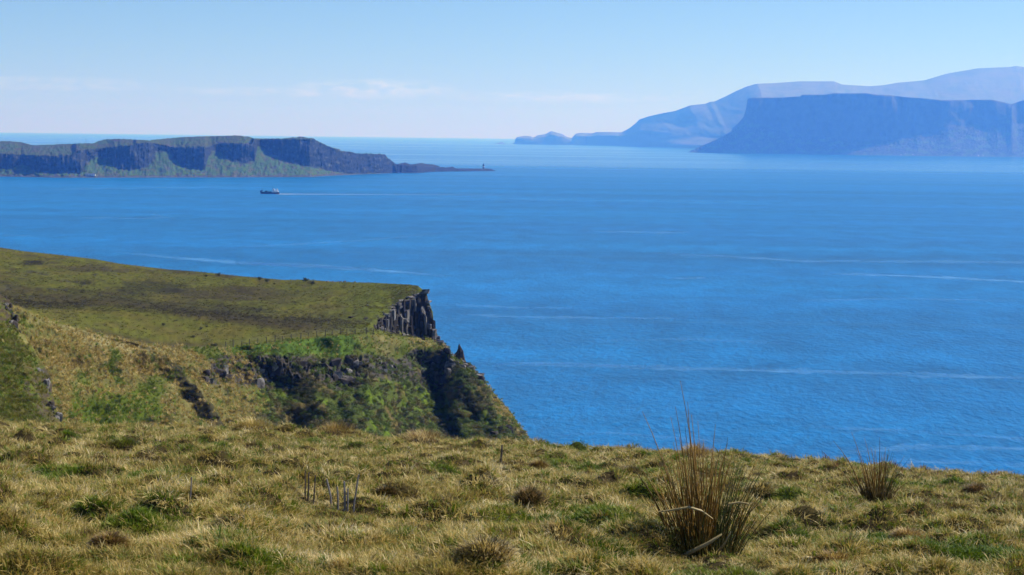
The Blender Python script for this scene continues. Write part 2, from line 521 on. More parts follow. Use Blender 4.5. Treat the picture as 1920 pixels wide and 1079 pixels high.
# ------------------------------------------------------------------ the island (left, middle distance)
isl_m = land_mat('island_ground', 1 / 9.0, bump=0.6, bdist=4, var=0.55)
top = curve([(-160, 270), (-60, 266), (0, 265.2), (16, 265), (39, 267), (62, 273), (86, 271.7), (130, 270), (167, 269), (177, 269), (182, 266), (193, 262), (221, 260.7),
             (260, 262.3), (281, 263.3), (299, 261.3), (333, 258), (370, 256.3), (417, 255.3), (443, 254.2), (464, 256.5), (477, 260), (495, 260.2),
             (528, 260), (549, 258), (562, 256.6), (588, 260), (592, 264), (606, 270.4), (619, 276), (636, 279.5), (639, 283.4), (658, 285.2), (666, 287.8),
             (721, 289.4), (726, 296.4), (734, 301.6), (742, 308), (748, 307), (760, 305), (770, 309), (788.5, 306), (799, 307.6), (814.6, 309), (825, 313.3),
             (835, 314.4), (848, 312.8), (853.6, 316), (893, 316.5), (919, 316.7), (926, 319), (930, 321)])
ctop = curve([(-160, 288), (0, 288.6), (52, 291), (91, 292.5), (135, 291), (142, 284), (170, 279), (200, 278), (224, 274), (250, 273), (254, 269), (286, 267.8), (307, 273), (328, 278),
              (365, 275), (390, 275.6), (411, 269), (456, 269), (472, 272), (476, 261.5), (484, 262), (590, 261), (606, 271), (639, 284), (721, 290), (734, 303), (742, 309), (930, 321.5)])
cbas = curve([(-160, 314), (0, 316), (23, 316), (39, 306), (56, 314), (65, 321), (104, 325), (150, 327), (160, 306), (182, 291), (200, 296), (216, 316), (247, 320), (278, 313),
              (287, 289), (300, 281), (318, 286), (332, 300), (341, 312), (365, 317), (383, 320), (389, 296), (398, 282), (412, 281), (424, 294), (437.5, 303), (453, 307.6), (476, 302), (482, 276), (488, 272),
              (504, 287), (528, 298), (554, 308), (585, 313), (611, 320), (648, 326), (684, 326), (736, 324.4), (930, 320.9)])
sh = curve([(-160, 331), (0, 331.6), (104, 333.6), (234, 333.6), (450, 333), (495, 332.6), (580, 332.3), (619, 330), (684, 327), (736, 325), (782, 325), (815, 322.4), (929, 321), (932, 321)])
xs = np.arange(-160, 931, 1.0)
sd = -CAM_H / ray(xs, sh(xs))[..., 2]
sD = lambda x: np.interp(x, xs, sd)
ct = lambda x: np.maximum(ctop(x), top(x) + .15)
cb = lambda x: np.clip(cbas(x), ct(x) + .1, sh(x) - .2)
beach = lambda x: np.minimum(sh(x) - .1, np.maximum(sh(x) - 4.0, cb(x)))
tlen = lambda x: 8 + (sh(x) - cb(x)) * 2.6
PX, PY, DD, S = sheet(xs, [(lambda x: sh(x) + 1, lambda x: sD(x) - 6), (sh, sD), (beach, lambda x: sD(x) + np.minimum(14, tlen(x) * .5)),
                           (cb, lambda x: sD(x) + tlen(x)), (ct, lambda x: sD(x) + tlen(x) + 6 + (cb(x) - ct(x)) * .22),
                           (top, lambda x: sD(x) + tlen(x) + 12 + (cb(x) - ct(x)) * .22 + (ct(x) - top(x)) * 16),
                           (lambda x: np.minimum(top(x) + 2.0, sh(x)), lambda x: sD(x) + tlen(x) + 300 + (ct(x) - top(x)) * 18),
                           (lambda x: sh(x) - 3, lambda x: sD(x) + 800)], [1, 5, 18, 26, 24, 3, 2])
wt = np.clip(S - 1, 0, 1) * np.clip((6 - S) * 2, 0, 1)
clf = smooth(2.7, 3.05, S) * smooth(4.25, 3.95, S)
thin = np.interp(PX, [700, 760, 930], [1, .35, .12])
ridge = np.abs(noise3(PX / 9.0, PY / 60.0, 2.0)) + .55 * np.abs(noise3(PX / 3.6, PY / 30, 4.0)) + .3 * np.abs(noise3(PX / 1.7, PY / 14, 7.0))
DD = DD + thin * (wt * 10 * fbm(PX / 30, PY / 30, 1.0, 3) + clf * (ridge * 8 - 2.5))
gr = smooth(4.6, 5, S)
V = P(PX, PY + .7 * gr * noise3(PX / 6, 1, 2) * thin, DD)
N = grid_normals(V)
V = V + N * (thin * wt * (1.9 * fbm(PX / 7, PY / 5, 6.0, 4) * (1 - .6 * gr) + 1.4 * np.maximum(0, noise3(PX / 2.2, PY / 1.8, 3)) * (1 - gr)))[..., None]
V[0, :, 2] = V[-1, :, 2] = -3
rk = np.zeros(V.shape) + (.028, .033, .034)
rk = cmix(rk, (.08, .088, .06), smooth(.25, .7, fbm(PX / 5, PY / 7, 31.0, 4)))
tal = np.zeros(V.shape) + (.060, .110, .014)
tal = cmix(tal, (.085, .082, .028), smooth(.05, .45, fbm(PX / 14, PY / 7, 9.0, 4)))
tal = cmix(tal, (.06, .055, .05), smooth(.3, .6, fbm(PX / 8, PY / 6, 14.0, 4)))
pl = np.zeros(V.shape) + (.066, .074, .019)
pl = cmix(pl, (.055, .088, .013), smooth(-.2, .4, fbm(PX / 45, PY / 5, 16.0, 4)))
pl = cmix(pl, (.08, .06, .04), smooth(.25, .6, fbm(PX / 25, PY / 3, 18.0, 4)))
c = cmix(tal, rk, smooth(2.85, 3.05, S + .12 * fbm(PX / 6, PY / 6, 3.3)))
c = cmix(c, pl, smooth(3.9, 4.08, S + .1 * fbm(PX / 7, PY / 5, 5.3)))
bch = cmix(np.zeros(V.shape) + (.065, .062, .05), (.20, .19, .17), smooth(.2, .6, noise3(PX / 2.5, PY / 1.2, 6)))
c = cmix(c, bch, smooth(2.05, 1.9, S))
c = cmix(c, (.036, .04, .04), smooth(720, 745, PX))
c = cmix(c, (.62, .6, .55), smooth(.6, .75, noise3(PX / 3.0, S * 5, 40.0)) * smooth(1.45, 1.1, S) * smooth(700, 600, PX))
obj('island', mesh_from('island', V, grid_faces(*V.shape[:2]), isl_m, c), kind='structure',
    label='long green topped island with shaded cliffs and a low rocky point')
ISL = (PX, PY, V)


def island_pt(px, py):
    a, b, v = ISL
    k = np.argmin((a - px) ** 2 + (b - py) ** 2)
    return Vector(v.reshape(-1, 3)[k])


# ------------------------------------------------------------------ small builders
class MB:
    def __init__(self):
        self.v, self.f = [], []

    def add(self, v, f):
        k = len(self.v)
        self.v += [tuple(p) for p in v]
        self.f += [tuple(i + k for i in q) for q in f]
        return self

    def box(self, a, b, taper=1.0):
        (x0, y0, z0), (x1, y1, z1) = a, b
        cx, cy = (x0 + x1) / 2, (y0 + y1) / 2
        t = [(cx + (x - cx) * taper, cy + (y - cy) * taper, z1) for x, y in ((x0, y0), (x1, y0), (x1, y1), (x0, y1))]
        return self.add([(x0, y0, z0), (x1, y0, z0), (x1, y1, z0), (x0, y1, z0)] + t,
                        [(3, 2, 1, 0), (4, 5, 6, 7), (0, 1, 5, 4), (1, 2, 6, 5), (2, 3, 7, 6), (3, 0, 4, 7)])

    def lathe(self, prof, n=12, cx=0, cy=0, ph=0.0):
        vs = [(cx + r * math.cos(ph + 2 * math.pi * i / n), cy + r * math.sin(ph + 2 * math.pi * i / n), z) for r, z in prof for i in range(n)]
        fs = [(j * n + i, j * n + (i + 1) % n, (j + 1) * n + (i + 1) % n, (j + 1) * n + i) for j in range(len(prof) - 1) for i in range(n)]
        fs += [tuple(range(n - 1, -1, -1)), tuple(range((len(prof) - 1) * n, len(prof) * n))]
        return self.add(vs, fs)

    def tube(self, pts, rad, n=5):
        pts = [Vector(p) for p in pts]
        rings = []
        for i, p in enumerate(pts):
            t = (pts[min(i + 1, len(pts) - 1)] - pts[max(i - 1, 0)]).normalized()
            u = t.cross(Vector((0.31, 0.2, 0.93)) if abs(t.z) < .8 else Vector((1, .2, 0))).normalized()
            w_ = t.cross(u)
            r = rad[i] if hasattr(rad, '__len__') else rad
            rings.append([p + r * (math.cos(2 * math.pi * k / n) * u + math.sin(2 * math.pi * k / n) * w_) for k in range(n)])
        vs = [q for r_ in rings for q in r_]
        fs = [(j * n + i, j * n + (i + 1) % n, (j + 1) * n + (i + 1) % n, (j + 1) * n + i) for j in range(len(pts) - 1) for i in range(n)]
        fs += [tuple(range(n - 1, -1, -1)), tuple(range((len(pts) - 1) * n, len(pts) * n))]
        return self.add(vs, fs)

    def mesh(self, name, mat, smooth_shade=False):
        return mesh_from(name, self.v, self.f, mat, smooth_shade=smooth_shade)


def empty(name, loc, label, cat, group=None, rz=0.0):
    o = obj(name, None, label=label, cat=cat, group=group, loc=loc)
    o.rotation_euler.z = rz
    o.empty_display_size = .2
    return o


# ------------------------------------------------------------------ lighthouse on the point
white = plain_mat('white_paint', (.75, .75, .74), .6)
black = plain_mat('black_paint', (.03, .03, .035), .6)
lp = island_pt(906, 316.5)
base_z = float(P(906, 317.0, lp.y)[2])
lh = empty('lighthouse', (float(P(906, 317, lp.y)[0]), lp.y, base_z - 1.0), 'small black and white banded lighthouse on the tip of the low rocky point', 'lighthouse')
obj('plinth', MB().lathe([(2.6, 0), (2.6, 1.8)], 8).mesh('plinth', white), lh)
obj('tower', MB().lathe([(2.3, 1.8), (2.2, 4.8)], 8).mesh('tower', black), lh, label='lower black band of the tower')
obj('tower', MB().lathe([(2.15, 4.8), (2.0, 7.9)], 8).mesh('tower', white), lh, label='white middle band of the tower')
obj('tower', MB().lathe([(2.2, 7.9), (2.1, 11.0)], 8).mesh('tower', black), lh, label='upper black band of the tower')
obj('gallery', MB().lathe([(2.7, 11.0), (2.7, 11.35)], 8).mesh('gallery', black), lh)
obj('lantern', MB().lathe([(1.3, 11.35), (1.3, 12.8)], 8).mesh('lantern', black), lh)
obj('lantern_roof', MB().lathe([(1.6, 12.8), (.9, 13.6), (.15, 14.4)], 8).mesh('lantern_roof', black), lh)

# long low white building by the island's shore, and two thin poles on its plateau
bp_ = island_pt(170, 329)
hs = empty('cottage', (float(bp_.x), bp_.y - 4, bp_.z - .5), 'long low white cottage at the foot of the island cliffs', 'cottage')
obj('wall', MB().box((-9, -2.4, 0), (9, 2.4, 2.7)).mesh('wall', white), hs)
obj('roof', MB().add([(-9.3, -2.8, 2.7), (9.3, -2.8, 2.7), (9.3, 2.8, 2.7), (-9.3, 2.8, 2.7), (-9.3, 0, 4.4), (9.3, 0, 4.4)],
                     [(0, 1, 5, 4), (2, 3, 4, 5), (0, 4, 3), (1, 2, 5), (3, 2, 1, 0)]).mesh('roof', plain_mat('slate', (.1, .1, .11), .7)), hs)
for (x0) in (-5.2, 3.6):
    obj('window', MB().box((x0, -2.46, 1.0), (x0 + 1.2, -2.405, 2.0)).mesh('window', black), hs)
obj('door', MB().box((-.6, -2.46, 0), (.6, -2.405, 2.1)).mesh('door', plain_mat('door_paint', (.12, .05, .04), .6)), hs)
pole_m = plain_mat('pole_grey', (.12, .115, .11), .7)
for px, y0, y1, lab in ((107, 271.0, 262.5, 'thin dark pole on the island skyline, the one further from the knoll'),
                        (160.5, 269.3, 260.5, 'thin dark pole on the island skyline, the one close beside the knoll')):
    q = island_pt(px, y0 + .4)
    zt = float(P(px, y1, q.y)[2])
    zb = float(P(px, y0, q.y)[2]) - 1
    po = obj('utility_pole', MB().tube([(0, 0, 0), (0, 0, zt - zb)], [.22, .14], 6).mesh('utility_pole', pole_m), label=lab, cat='pole',
             group='poles on the island plateau', loc=(float(P(px, y0, q.y)[0]), q.y, zb))
    obj('crossarm', MB().box((-.9, -.1, zt - zb - .9), (.9, .1, zt - zb - .65)).mesh('crossarm', pole_m), po)

# ------------------------------------------------------------------ cargo ship with its wake
sp = sea_pt(np.array(505.0), np.array(364.0))
hullc = plain_mat('navy_hull', (.012, .02, .05), .45)
redc = plain_mat('red_boot', (.13, .02, .025), .5)
deckc = plain_mat('green_deck', (.02, .07, .07), .7)
ship = empty('cargo_ship', (float(sp[0]), float(sp[1]), 0), 'small dark hulled coaster with white wheelhouse at its stern, steaming left', 'ship', rz=R(2))
st = [(-13.8, .15, 4.9), (-12.6, 1.3, 4.4), (-10.5, 2.6, 3.3), (-7.5, 3.1, 2.6), (0, 3.2, 2.2), (8, 3.1, 2.3), (12.2, 2.7, 2.7), (13.6, 2.2, 2.9)]


def hull_part(z0f, z1f, grow=0.0):
    vs, fs = [], []
    for x, b_, z in st:
        fl = 0.72 if x < -9 else .94
        xa = x + (1.6 if x < -13 else (.9 if x < -12 else 0)) * (1 - z0f)
        for sgn in (-1, 1):
            vs += [(xa, sgn * b_ * (fl + (1 - fl) * z0f) * (1 + grow), -0.6 + (z + .6) * z0f), (x + (xa - x) * (1 - z1f), sgn * b_ * (fl + (1 - fl) * z1f) * (1 + grow), -.6 + (z + .6) * z1f)]
    for i in range(len(st) - 1):
        k = i * 4
        fs += [(k, k + 4, k + 5, k + 1), (k + 2, k + 3, k + 7, k + 6), (k + 1, k + 5, k + 7, k + 3), (k, k + 2, k + 6, k + 4)]
    fs += [(0, 1, 3, 2), (28, 30, 31, 29)]
    return MB().add(vs, fs)


obj('hull', hull_part(0.42, 1.0).mesh('hull', hullc), ship)
obj('hull', hull_part(0.0, 0.42, .004).mesh('hull', redc), ship, label='dark red lower hull')
obj('forecastle', MB().box((-12.2, -1.2, 4.0), (-9.6, 1.2, 5.2), .8).mesh('forecastle', hullc), ship)
obj('hatch', MB().box((-7.0, -2.2, 2.3), (2.6, 2.2, 3.5)).mesh('hatch', deckc), ship)
obj('cargo', MB().box((-6.2, -1.9, 3.5), (-3.4, 1.9, 4.5), .8).mesh('cargo', deckc), ship)
wh = obj('deckhouse', MB().box((3.6, -2.5, 2.2), (12.6, 2.5, 4.3)).mesh('deckhouse', white), ship)
br = obj('wheelhouse', MB().box((4.0, -2.2, 4.3), (7.4, 2.2, 7.2), .94).mesh('wheelhouse', white), ship)
obj('window', MB().box((3.93, -1.9, 5.7), (3.98, 1.9, 6.5)).mesh('window', black), br)
obj('funnel', MB().box((9.3, -1.0, 4.3), (11.6, 1.0, 7.4), .85).mesh('funnel', white), ship)
obj('mast', MB().tube([(4.4, 0, 7.1), (4.2, 0, 9.4)], [.28, .16], 6).mesh('mast', black), ship)
obj('mast', MB().tube([(-9.8, 0, 5.0), (-9.8, 0, 7.6)], [.16, .1], 6).mesh('mast', black), ship)

foam_m, nt_, b_ = new_mat('foam')
geo_ = node(nt_, 'ShaderNodeNewGeometry')
n_ = node(nt_, 'ShaderNodeTexNoise', i_Scale=.12, i_Detail=5.0, i_Roughness=0.7)
nt_.links.new(geo_.outputs['Position'], n_.inputs['Vector'])
at_ = node(nt_, 'ShaderNodeAttribute', attribute_name='col')
nt_.links.new(math_node(nt_, 'MULTIPLY', at_.outputs['Fac'], math_node(nt_, 'MULTIPLY_ADD', n_.outputs[0], 2.0, -.2, clamp=True)), b_.inputs['Alpha'])
b_.inputs['Base Color'].default_value = (.62, .68, .7, 1)
b_.inputs['Roughness'].default_value = .9
x = np.linspace(514, 1075, 140)
y = np.interp(x, [514, 523, 1075], [364.1, 364.2, 366.6])
vs, cs = [], []
for off, al in ((-1, 0), (-.4, 1), (.4, 1), (1, 0)):
    hw = np.interp(x, [514, 530, 700, 1075], [.25, .75, .6, .5])
    vs.append(sea_pt(x, y + off * hw, .08))
    a = al * np.interp(x, [514, 526, 560, 700, 900, 1075], [.6, .75, .4, .22, .12, .0])
    cs.append(np.stack([a, a, a], -1))
wk = np.array(vs)
obj('wake', mesh_from('wake', wk, grid_faces(4, len(x)), foam_m, np.array(cs)), kind='stuff', label='thin white wake trailing to the right of the ship')

# ------------------------------------------------------------------ near headland (left, across the gully)
edge = curve([(783, 536.3), (799, 548.7), (802.5, 568), (810.6, 584), (812, 607), (818.7, 626.5), (823.5, 639.5), (838, 650), (846, 668),
              (858, 679), (882, 686), (887, 694.6), (904.6, 707.6), (906, 717), (925.7, 741.7), (942, 759.5), (961.4, 782), (974.4, 801.7), (987, 819.5), (1040, 900), (1100, 1000)])
crest = curve([(-260, 440), (-100, 455), (0, 464.5), (44.5, 471.5), (92.7, 476.3), (178, 486.3), (222, 494.5), (315, 505.6), (371, 509.7), (447, 517.8), (532, 525.3), (574, 524.8),
               (635, 529), (700, 530.5), (763.5, 534), (783, 536.3)])
crest_y = lambda x: np.where(x < 783, crest(x), edge(x))
lip_ = curve([(-260, 500), (-60, 540), (37, 577), (111, 607), (178, 625), (259, 644), (315, 651), (419, 653), (467, 648), (515, 642), (562, 636), (610, 630), (639, 628), (687, 626.5), (740, 631), (780, 634), (822, 640)])
lip_y = lambda x: np.maximum(lip_(x), crest_y(x) + .6)
lip_D = curve([(-260, 200), (0, 228), (200, 262), (420, 292), (690, 318), (740, 342), (780, 354), (822, 360), (987, 352), (1100, 345)])
fold_ = curve([(-260, 548), (0, 580), (74, 581), (207, 575), (333, 592), (408, 603), (512, 616), (600, 622), (690, 623), (822, 600)])
rim_ = curve([(-260, 540), (600, 600), (690, 607), (715, 595.7), (735, 583), (754, 566), (773, 558), (793, 545), (800, 548), (822, 640)])
cbase_ = curve([(-260, 562), (600, 605), (690, 609), (724.6, 622), (757, 628), (780, 633), (822, 640)])
cliffx = lambda x: smooth(690, 720, x)
cb_y = lambda x: np.clip(cbase_(x), crest_y(x) + .3, lip_y(x) - .2)
rm_y = lambda x: np.clip(rim_(x), crest_y(x) + .15, cb_y(x) - .1)
crest_D = curve([(-260, 500), (0, 480), (300, 465), (600, 430), (700, 412), (783, 392), (800, 376), (822, 364), (987, 356), (1100, 350)])
cb_D = lambda x: np.interp(x, [-260, 600, 690, 740, 780, 822, 987, 1100], [300, 328, 326, 356, 364, 362, 353, 346])
rm_D = lambda x: np.maximum(cb_D(x) + np.interp(x, [-260, 600, 690, 720, 800, 822], [40, 12, 3, 4, 4, 1]), 0)
rt_ = curve([(-260, 640), (0, 640), (111, 640), (259, 665), (395, 672), (434, 667), (528, 670), (609, 675), (642, 681), (682, 668), (715, 673), (744, 680), (776, 657), (818, 662), (838, 657), (870, 690), (905, 712), (987, 825), (1100, 1005)])
rb_ = curve([(-260, 690), (111, 690), (259, 700), (395, 716), (502, 726), (558, 722), (600, 712), (640, 727), (666, 724), (710, 700), (754, 711), (786, 716), (815, 735), (844, 712), (870, 706), (905, 726), (987, 832), (1100, 1010)])
rt_y = lambda x: np.maximum(rt_(x), lip_y(x) + 3)
rb_y = lambda x: np.maximum(rb_(x), rt_y(x) + 4)
st_y = curve([(-260, 1010), (700, 1015), (987, 1020), (1100, 1040)])
xs = np.concatenate([np.arange(-260, 0, 4.0), np.arange(0, 760, 1.6), np.arange(760, 1000, 1.1), np.arange(1000, 1101, 4)])
fallD = lambda x: np.interp(x, [-260, 0, 500, 822, 987, 1100], [20, 26, 30, 34, 26, 22])
rows = [(1500.0, lambda x: lip_D(x) - 95 - 20), (st_y, lambda x: lip_D(x) - 52),
        (lambda x: np.maximum(840, rb_y(x) + 8), lambda x: lip_D(x) - fallD(x)),
        (rb_y, lambda x: lip_D(x) - 9), (rt_y, lambda x: lip_D(x) - 5.0), (lip_y, lip_D),
        (cb_y, cb_D), (rm_y, rm_D), (crest_y, crest_D),
        (lambda x: crest_y(x) + 12, lambda x: crest_D(x) + 30), (lambda x: crest_y(x) + 250, lambda x: crest_D(x) + 75)]
PX, PY, DD, S = sheet(xs, rows, [4, 24, 62, 34, 16, 14, 40, 60, 4, 4])
face = smooth(1.0, 1.6, S) * smooth(5.0, 4.7, S)
# the spur with its steep shaded flank, running down the gully side
xr = np.interp(PY, [640, 662, 707, 773, 850], [300, 322, 352, 407, 470])
dx = PX - xr + 9 * noise3(PY / 24, 3.0) + 5 * noise3(PY / 9, 6.0, PX / 20)
spur = np.exp(-np.maximum(dx, 0) / 55) * smooth(-42 - 14 * noise3(PY / 18, 4.0), -2, dx) * smooth(655, 700, PY) * smooth(1000, 860, PY)
DD = DD - (3.9 + 1.8 * noise3(PY / 30, 8.0)) * spur * face
# the hollow of the ravine under the rock band on the right
xv = np.interp(PY, [640, 690, 740, 800, 860], [800, 802, 822, 846, 870])
dv = (PX - xv)
rav = np.exp(-(dv / np.where(dv < 0, 22, 11)) ** 2) * smooth(660, 690, PY)
DD = DD + 7.5 * rav * face
xv2 = np.interp(PY, [640, 700, 800, 860], [500, 505, 560, 600])
DD = DD + 4.0 * np.exp(-((PX - xv2) / 26) ** 2) * smooth(668, 700, PY) * face
DD = DD - 4.0 * np.exp(-((PX - 690) / 80) ** 2) * smooth(690, 760, PY) * smooth(1000, 850, PY) * face
DD = DD + face * 3.2 * fbm(PX / 70, PY / 60, 1.0, 3)
DD = DD + 2.2 * noise3((PX - (PY - 640) * .5) / 30, PY / 160, 13.0) * face * smooth(480, 560, PX) * smooth(3.0, 2.6, S)
bandm = smooth(2.85, 3.1, S) * smooth(4.2, 3.95, S) * smooth(360, 420, PX)
blk = np.abs(noise3(PX / 13, PY / 22, 2)) + .6 * np.abs(noise3(PX / 6, PY / 9, 3))
DD = DD + bandm * (2.5 * blk - .8)
clf = smooth(5.9, 6.15, S) * smooth(7.05, 6.95, S) * cliffx(PX)
DD = DD + clf * (1.6 * np.abs(noise3(PX / 7, PY / 40, 8)) - .3)
plat = smooth(4.9, 5.2, S)
pl2 = smooth(6.9, 7.2, S) * smooth(8.0, 7.6, S)
dz = pl2 * (.5 * fbm(PX / 90, DD / 14, 3) + 0)
V = P(PX, PY, DD)
V[..., 2] += dz
# fold: no height step here, its darker far slope is painted in below
N = grid_normals(V)
N[..., 2] = np.abs(N[..., 2])
fz = fbm(V[..., 0] / 1.1, V[..., 1] / 1.1, V[..., 2] / 1.1, 3)
tus = np.maximum(0, noise3(V[..., 0] / .75, V[..., 1] / .9, V[..., 2] / .75))
big = fbm(V[..., 0] / 5.0, V[..., 1] / 5.0, V[..., 2] / 5.0, 3)
amp_t = face * (1 - bandm) + .18 * plat
veg = face * smooth(470, 540, PX) * smooth(3.0, 2.7, S)
end = smooth(8.0, 7.7, S)
disp = amp_t * (.30 * tus + .12 * fz) + face * .45 * big * (1 - bandm) + veg * (.8 * np.maximum(0, noise3(V[..., 0] / 2.0, V[..., 1] / 2.0, V[..., 2] / 2.0)))
disp = disp + plat * end * .05 * fz
V = V + N * (disp * end)[..., None]
V[..., 2] += end * plat * .34 * np.maximum(0, noise3(V[..., 0] / 1.2, V[..., 1] / 3.0, 2)) * smooth(.0, .5, fbm(V[..., 0] / 14, V[..., 1] / 20, 5))
V[0, :, 2] = -3
V[-1, :, 2] = -3
# plant cover
x_, y_, z_ = V[..., 0], V[..., 1], V[..., 2]
n1, n2, n3 = fbm(x_ / 9, y_ / 16, z_ / 6, 4), fbm(x_ / 3, y_ / 5, z_ / 2.2, 4), fbm(x_ / 26, y_ / 40, z_ / 20, 3)
green, olive, straw, heath, dgreen = (.085, .110, .014), (.105, .10, .018), (.22, .185, .072), (.060, .047, .015), (.030, .052, .012)
c = np.zeros(V.shape) + (.104, .106, .013)
c = cmix(c, (.098, .086, .014), smooth(-.1, .5, n1))
c = cmix(c, (.105, .085, .022), smooth(.15, .6, n2) * .6)
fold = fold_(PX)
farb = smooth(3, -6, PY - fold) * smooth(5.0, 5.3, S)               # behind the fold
heath_shade = farb * smooth(45, 10, fold - PY + 16 * n1) * smooth(720, 560, PX)
c = cmix(c, (.040, .036, .011), heath_shade * .9)  # brown heath, darkened to paint in the shade behind the fold
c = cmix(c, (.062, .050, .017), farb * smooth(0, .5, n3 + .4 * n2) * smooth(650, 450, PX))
c = cmix(c, heath, smooth(14, 2, np.abs(PY - fold + 7 + 4 * n2)) * smooth(60, 150, PX) * smooth(640, 560, PX) * .8)  # line of the fold: its shading put into the heath colour
c = cmix(c, heath, smooth(8, 1, (lip_y(PX) - PY) - 4 + 3 * n2) * smooth(4.95, 5.02, S) * smooth(140, 190, PX) * smooth(440, 400, PX) * .9)
c = cmix(c, (.055, .05, .03), smooth(.42, .62, fbm(x_ / 5, y_ / 9, 3, 4)) * plat * smooth(360, 200, PX) * smooth(490, 515, PY) * smooth(580, 560, PY))
c = cmix(c, (.098, .115, .011), smooth(620, 700, PX) * plat * .7)
fk = noise3(x_ / .9, y_ / 3.5, 4.0) + .7 * noise3(x_ / 2.2, y_ / 7.0, 9.0)
c = c * (1 + .34 * fk + .16 * n1)[..., None].clip(.35, 1.8)
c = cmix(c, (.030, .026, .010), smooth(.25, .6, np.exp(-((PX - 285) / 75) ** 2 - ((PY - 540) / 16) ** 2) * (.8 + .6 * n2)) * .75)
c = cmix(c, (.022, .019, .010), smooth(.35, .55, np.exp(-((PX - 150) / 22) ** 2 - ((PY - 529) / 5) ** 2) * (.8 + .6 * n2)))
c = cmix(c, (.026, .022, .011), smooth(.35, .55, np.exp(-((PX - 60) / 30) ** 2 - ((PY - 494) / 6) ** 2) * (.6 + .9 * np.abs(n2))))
g = np.zeros(V.shape) + (.125, .115, .032)
g = cmix(g, straw, smooth(.0, .55, n2 + .5 * n1) * .85)
g = cmix(g, green, smooth(.05, .5, fbm(x_ / 6, y_ / 9, z_ / 4 + 9, 4)) * .8)
lush = np.exp(-((PX - 215) / 90) ** 2 - ((PY - 775) / 40) ** 2)
g = cmix(g, (.075, .10, .008), smooth(.15, .5, lush + .4 * n2))
rim = smooth(40, 8, PY - lip_y(PX)) * smooth(90, 200, PX) * smooth(330, 250, PX)
g = cmix(g, (.34, .29, .15), rim * .6)
g = cmix(g, (.085, .14, .02), smooth(4.0, 4.3, S) * smooth(400, 440, PX) * smooth(700, 650, PX))
scr = smooth(430, 520, PX + 12 * n2) * smooth(4.2, 3.6, S)
sg = cmix(np.zeros(V.shape) + (.075, .095, .018), (.115, .165, .015), smooth(.05, .5, fbm(x_ / 4, y_ / 4, z_ / 4 + 3, 4)))
sg = cmix(sg, (.125, .095, .030), smooth(.1, .5, fbm(x_ / 7, y_ / 7, z_ / 5 + 23, 3)))
g = cmix(g, sg, scr)
g = cmix(g, (.07, .06, .048), smooth(.1, .35, bandm * (.55 + .8 * n2)))
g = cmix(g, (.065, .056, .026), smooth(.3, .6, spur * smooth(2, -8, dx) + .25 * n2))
g = cmix(g, (.20, .16, .07), smooth(880, 930, PX + 14 * n2) * smooth(30, 0, PY - crest_y(PX) - 6))
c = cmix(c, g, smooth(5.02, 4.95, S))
c = cmix(c, (.06, .052, .045), clf * .95)
head_m = land_mat('headland_ground', 3.2, bump=0.5, bdist=.25, var=0.5)
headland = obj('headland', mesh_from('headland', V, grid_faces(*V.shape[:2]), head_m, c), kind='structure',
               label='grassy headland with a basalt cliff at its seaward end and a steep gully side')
HEAD = (PX, PY, V, S, N)


def head_pt(px, py, smin=1.0, smax=8.0):
    a, b, v, s, n = HEAD
    d = (a - px) ** 2 + (b - py) ** 2 + np.where((s < smin) | (s > smax), 1e6, 0)
    k = np.argmin(d)
    return Vector(v.reshape(-1, 3)[k])


# nearer grassy shoulder at the far left of the gully
sx = curve([(551, -2), (570, 22), (614, 31), (655, 63), (692, 85), (707, 96), (744, 98), (774, 108), (840, 128), (1000, 190)])
ys = np.concatenate([np.linspace(520, 840, 170), np.linspace(845, 1100, 14)])
tt = np.concatenate([[0.0, .03], np.linspace(.06, 1, 120), [1.08, 1.3]])
YY, TT = np.meshgrid(ys, tt, indexing='ij')
ex = np.where(YY < 551, -2 - (551 - YY) * 2.2, sx(YY)) + 3.0 * noise3(YY / 14, 2.0) + 1.5 * noise3(YY / 5, 7.0)
XX = ex - 330 + 330 * np.minimum(TT, 1.0)
Dn = np.interp(YY, [520, 551, 700, 800, 1100], [205, 198, 172, 150, 112]) - (1 - np.minimum(TT, 1)) * 26 + smooth(.86, 1, TT) * 5
Dn = Dn + np.where(TT > 1, (TT - 1) * 90, 0)
V2 = P(XX, YY, Dn)
N2 = grid_normals(V2)
N2 *= np.sign(-N2[..., 1:2] + 1e-6)
a_, b_, c_ = V2[..., 0], V2[..., 1], V2[..., 2]
tus = np.maximum(0, noise3(a_ / .6, b_ / .9, c_ / .55))
V2 = V2 + N2 * ((.28 * tus + .1 * fbm(a_ / .9, b_ / .9, c_ / .9, 3) + .4 * fbm(a_ / 3.5, b_ / 3.5, c_ / 3.5, 3)) * (TT < 1))[..., None]
m1, m2 = fbm(a_ / 2, b_ / 3, c_ / 2, 4), fbm(a_ / .8, b_ / 1.4, c_ / .8, 3)
c2 = np.zeros(V2.shape) + (.105, .10, .018)
c2 = cmix(c2, (.10, .13, .018), smooth(0, .5, m1))
c2 = cmix(c2, (.27, .22, .09), smooth(.1, .6, m2) * .7)
rocky = smooth(.80, .92, TT + .12 * m1) * np.maximum(smooth(635, 600, YY), smooth(670, 700, YY) * smooth(830, 770, YY))
c2 = cmix(c2, (.075, .058, .036), rocky * smooth(-.1, .3, m2 + .25))
V2[-1, :, 2] = np.minimum(V2[-1, :, 2], 20)
obj('hill_shoulder', mesh_from('hill_shoulder', V2, grid_faces(*V2.shape[:2]), head_m, c2), kind='structure',
    label='nearer tussocky green slope with a rocky edge at the left of the gully')
SHO = (XX, YY, V2)

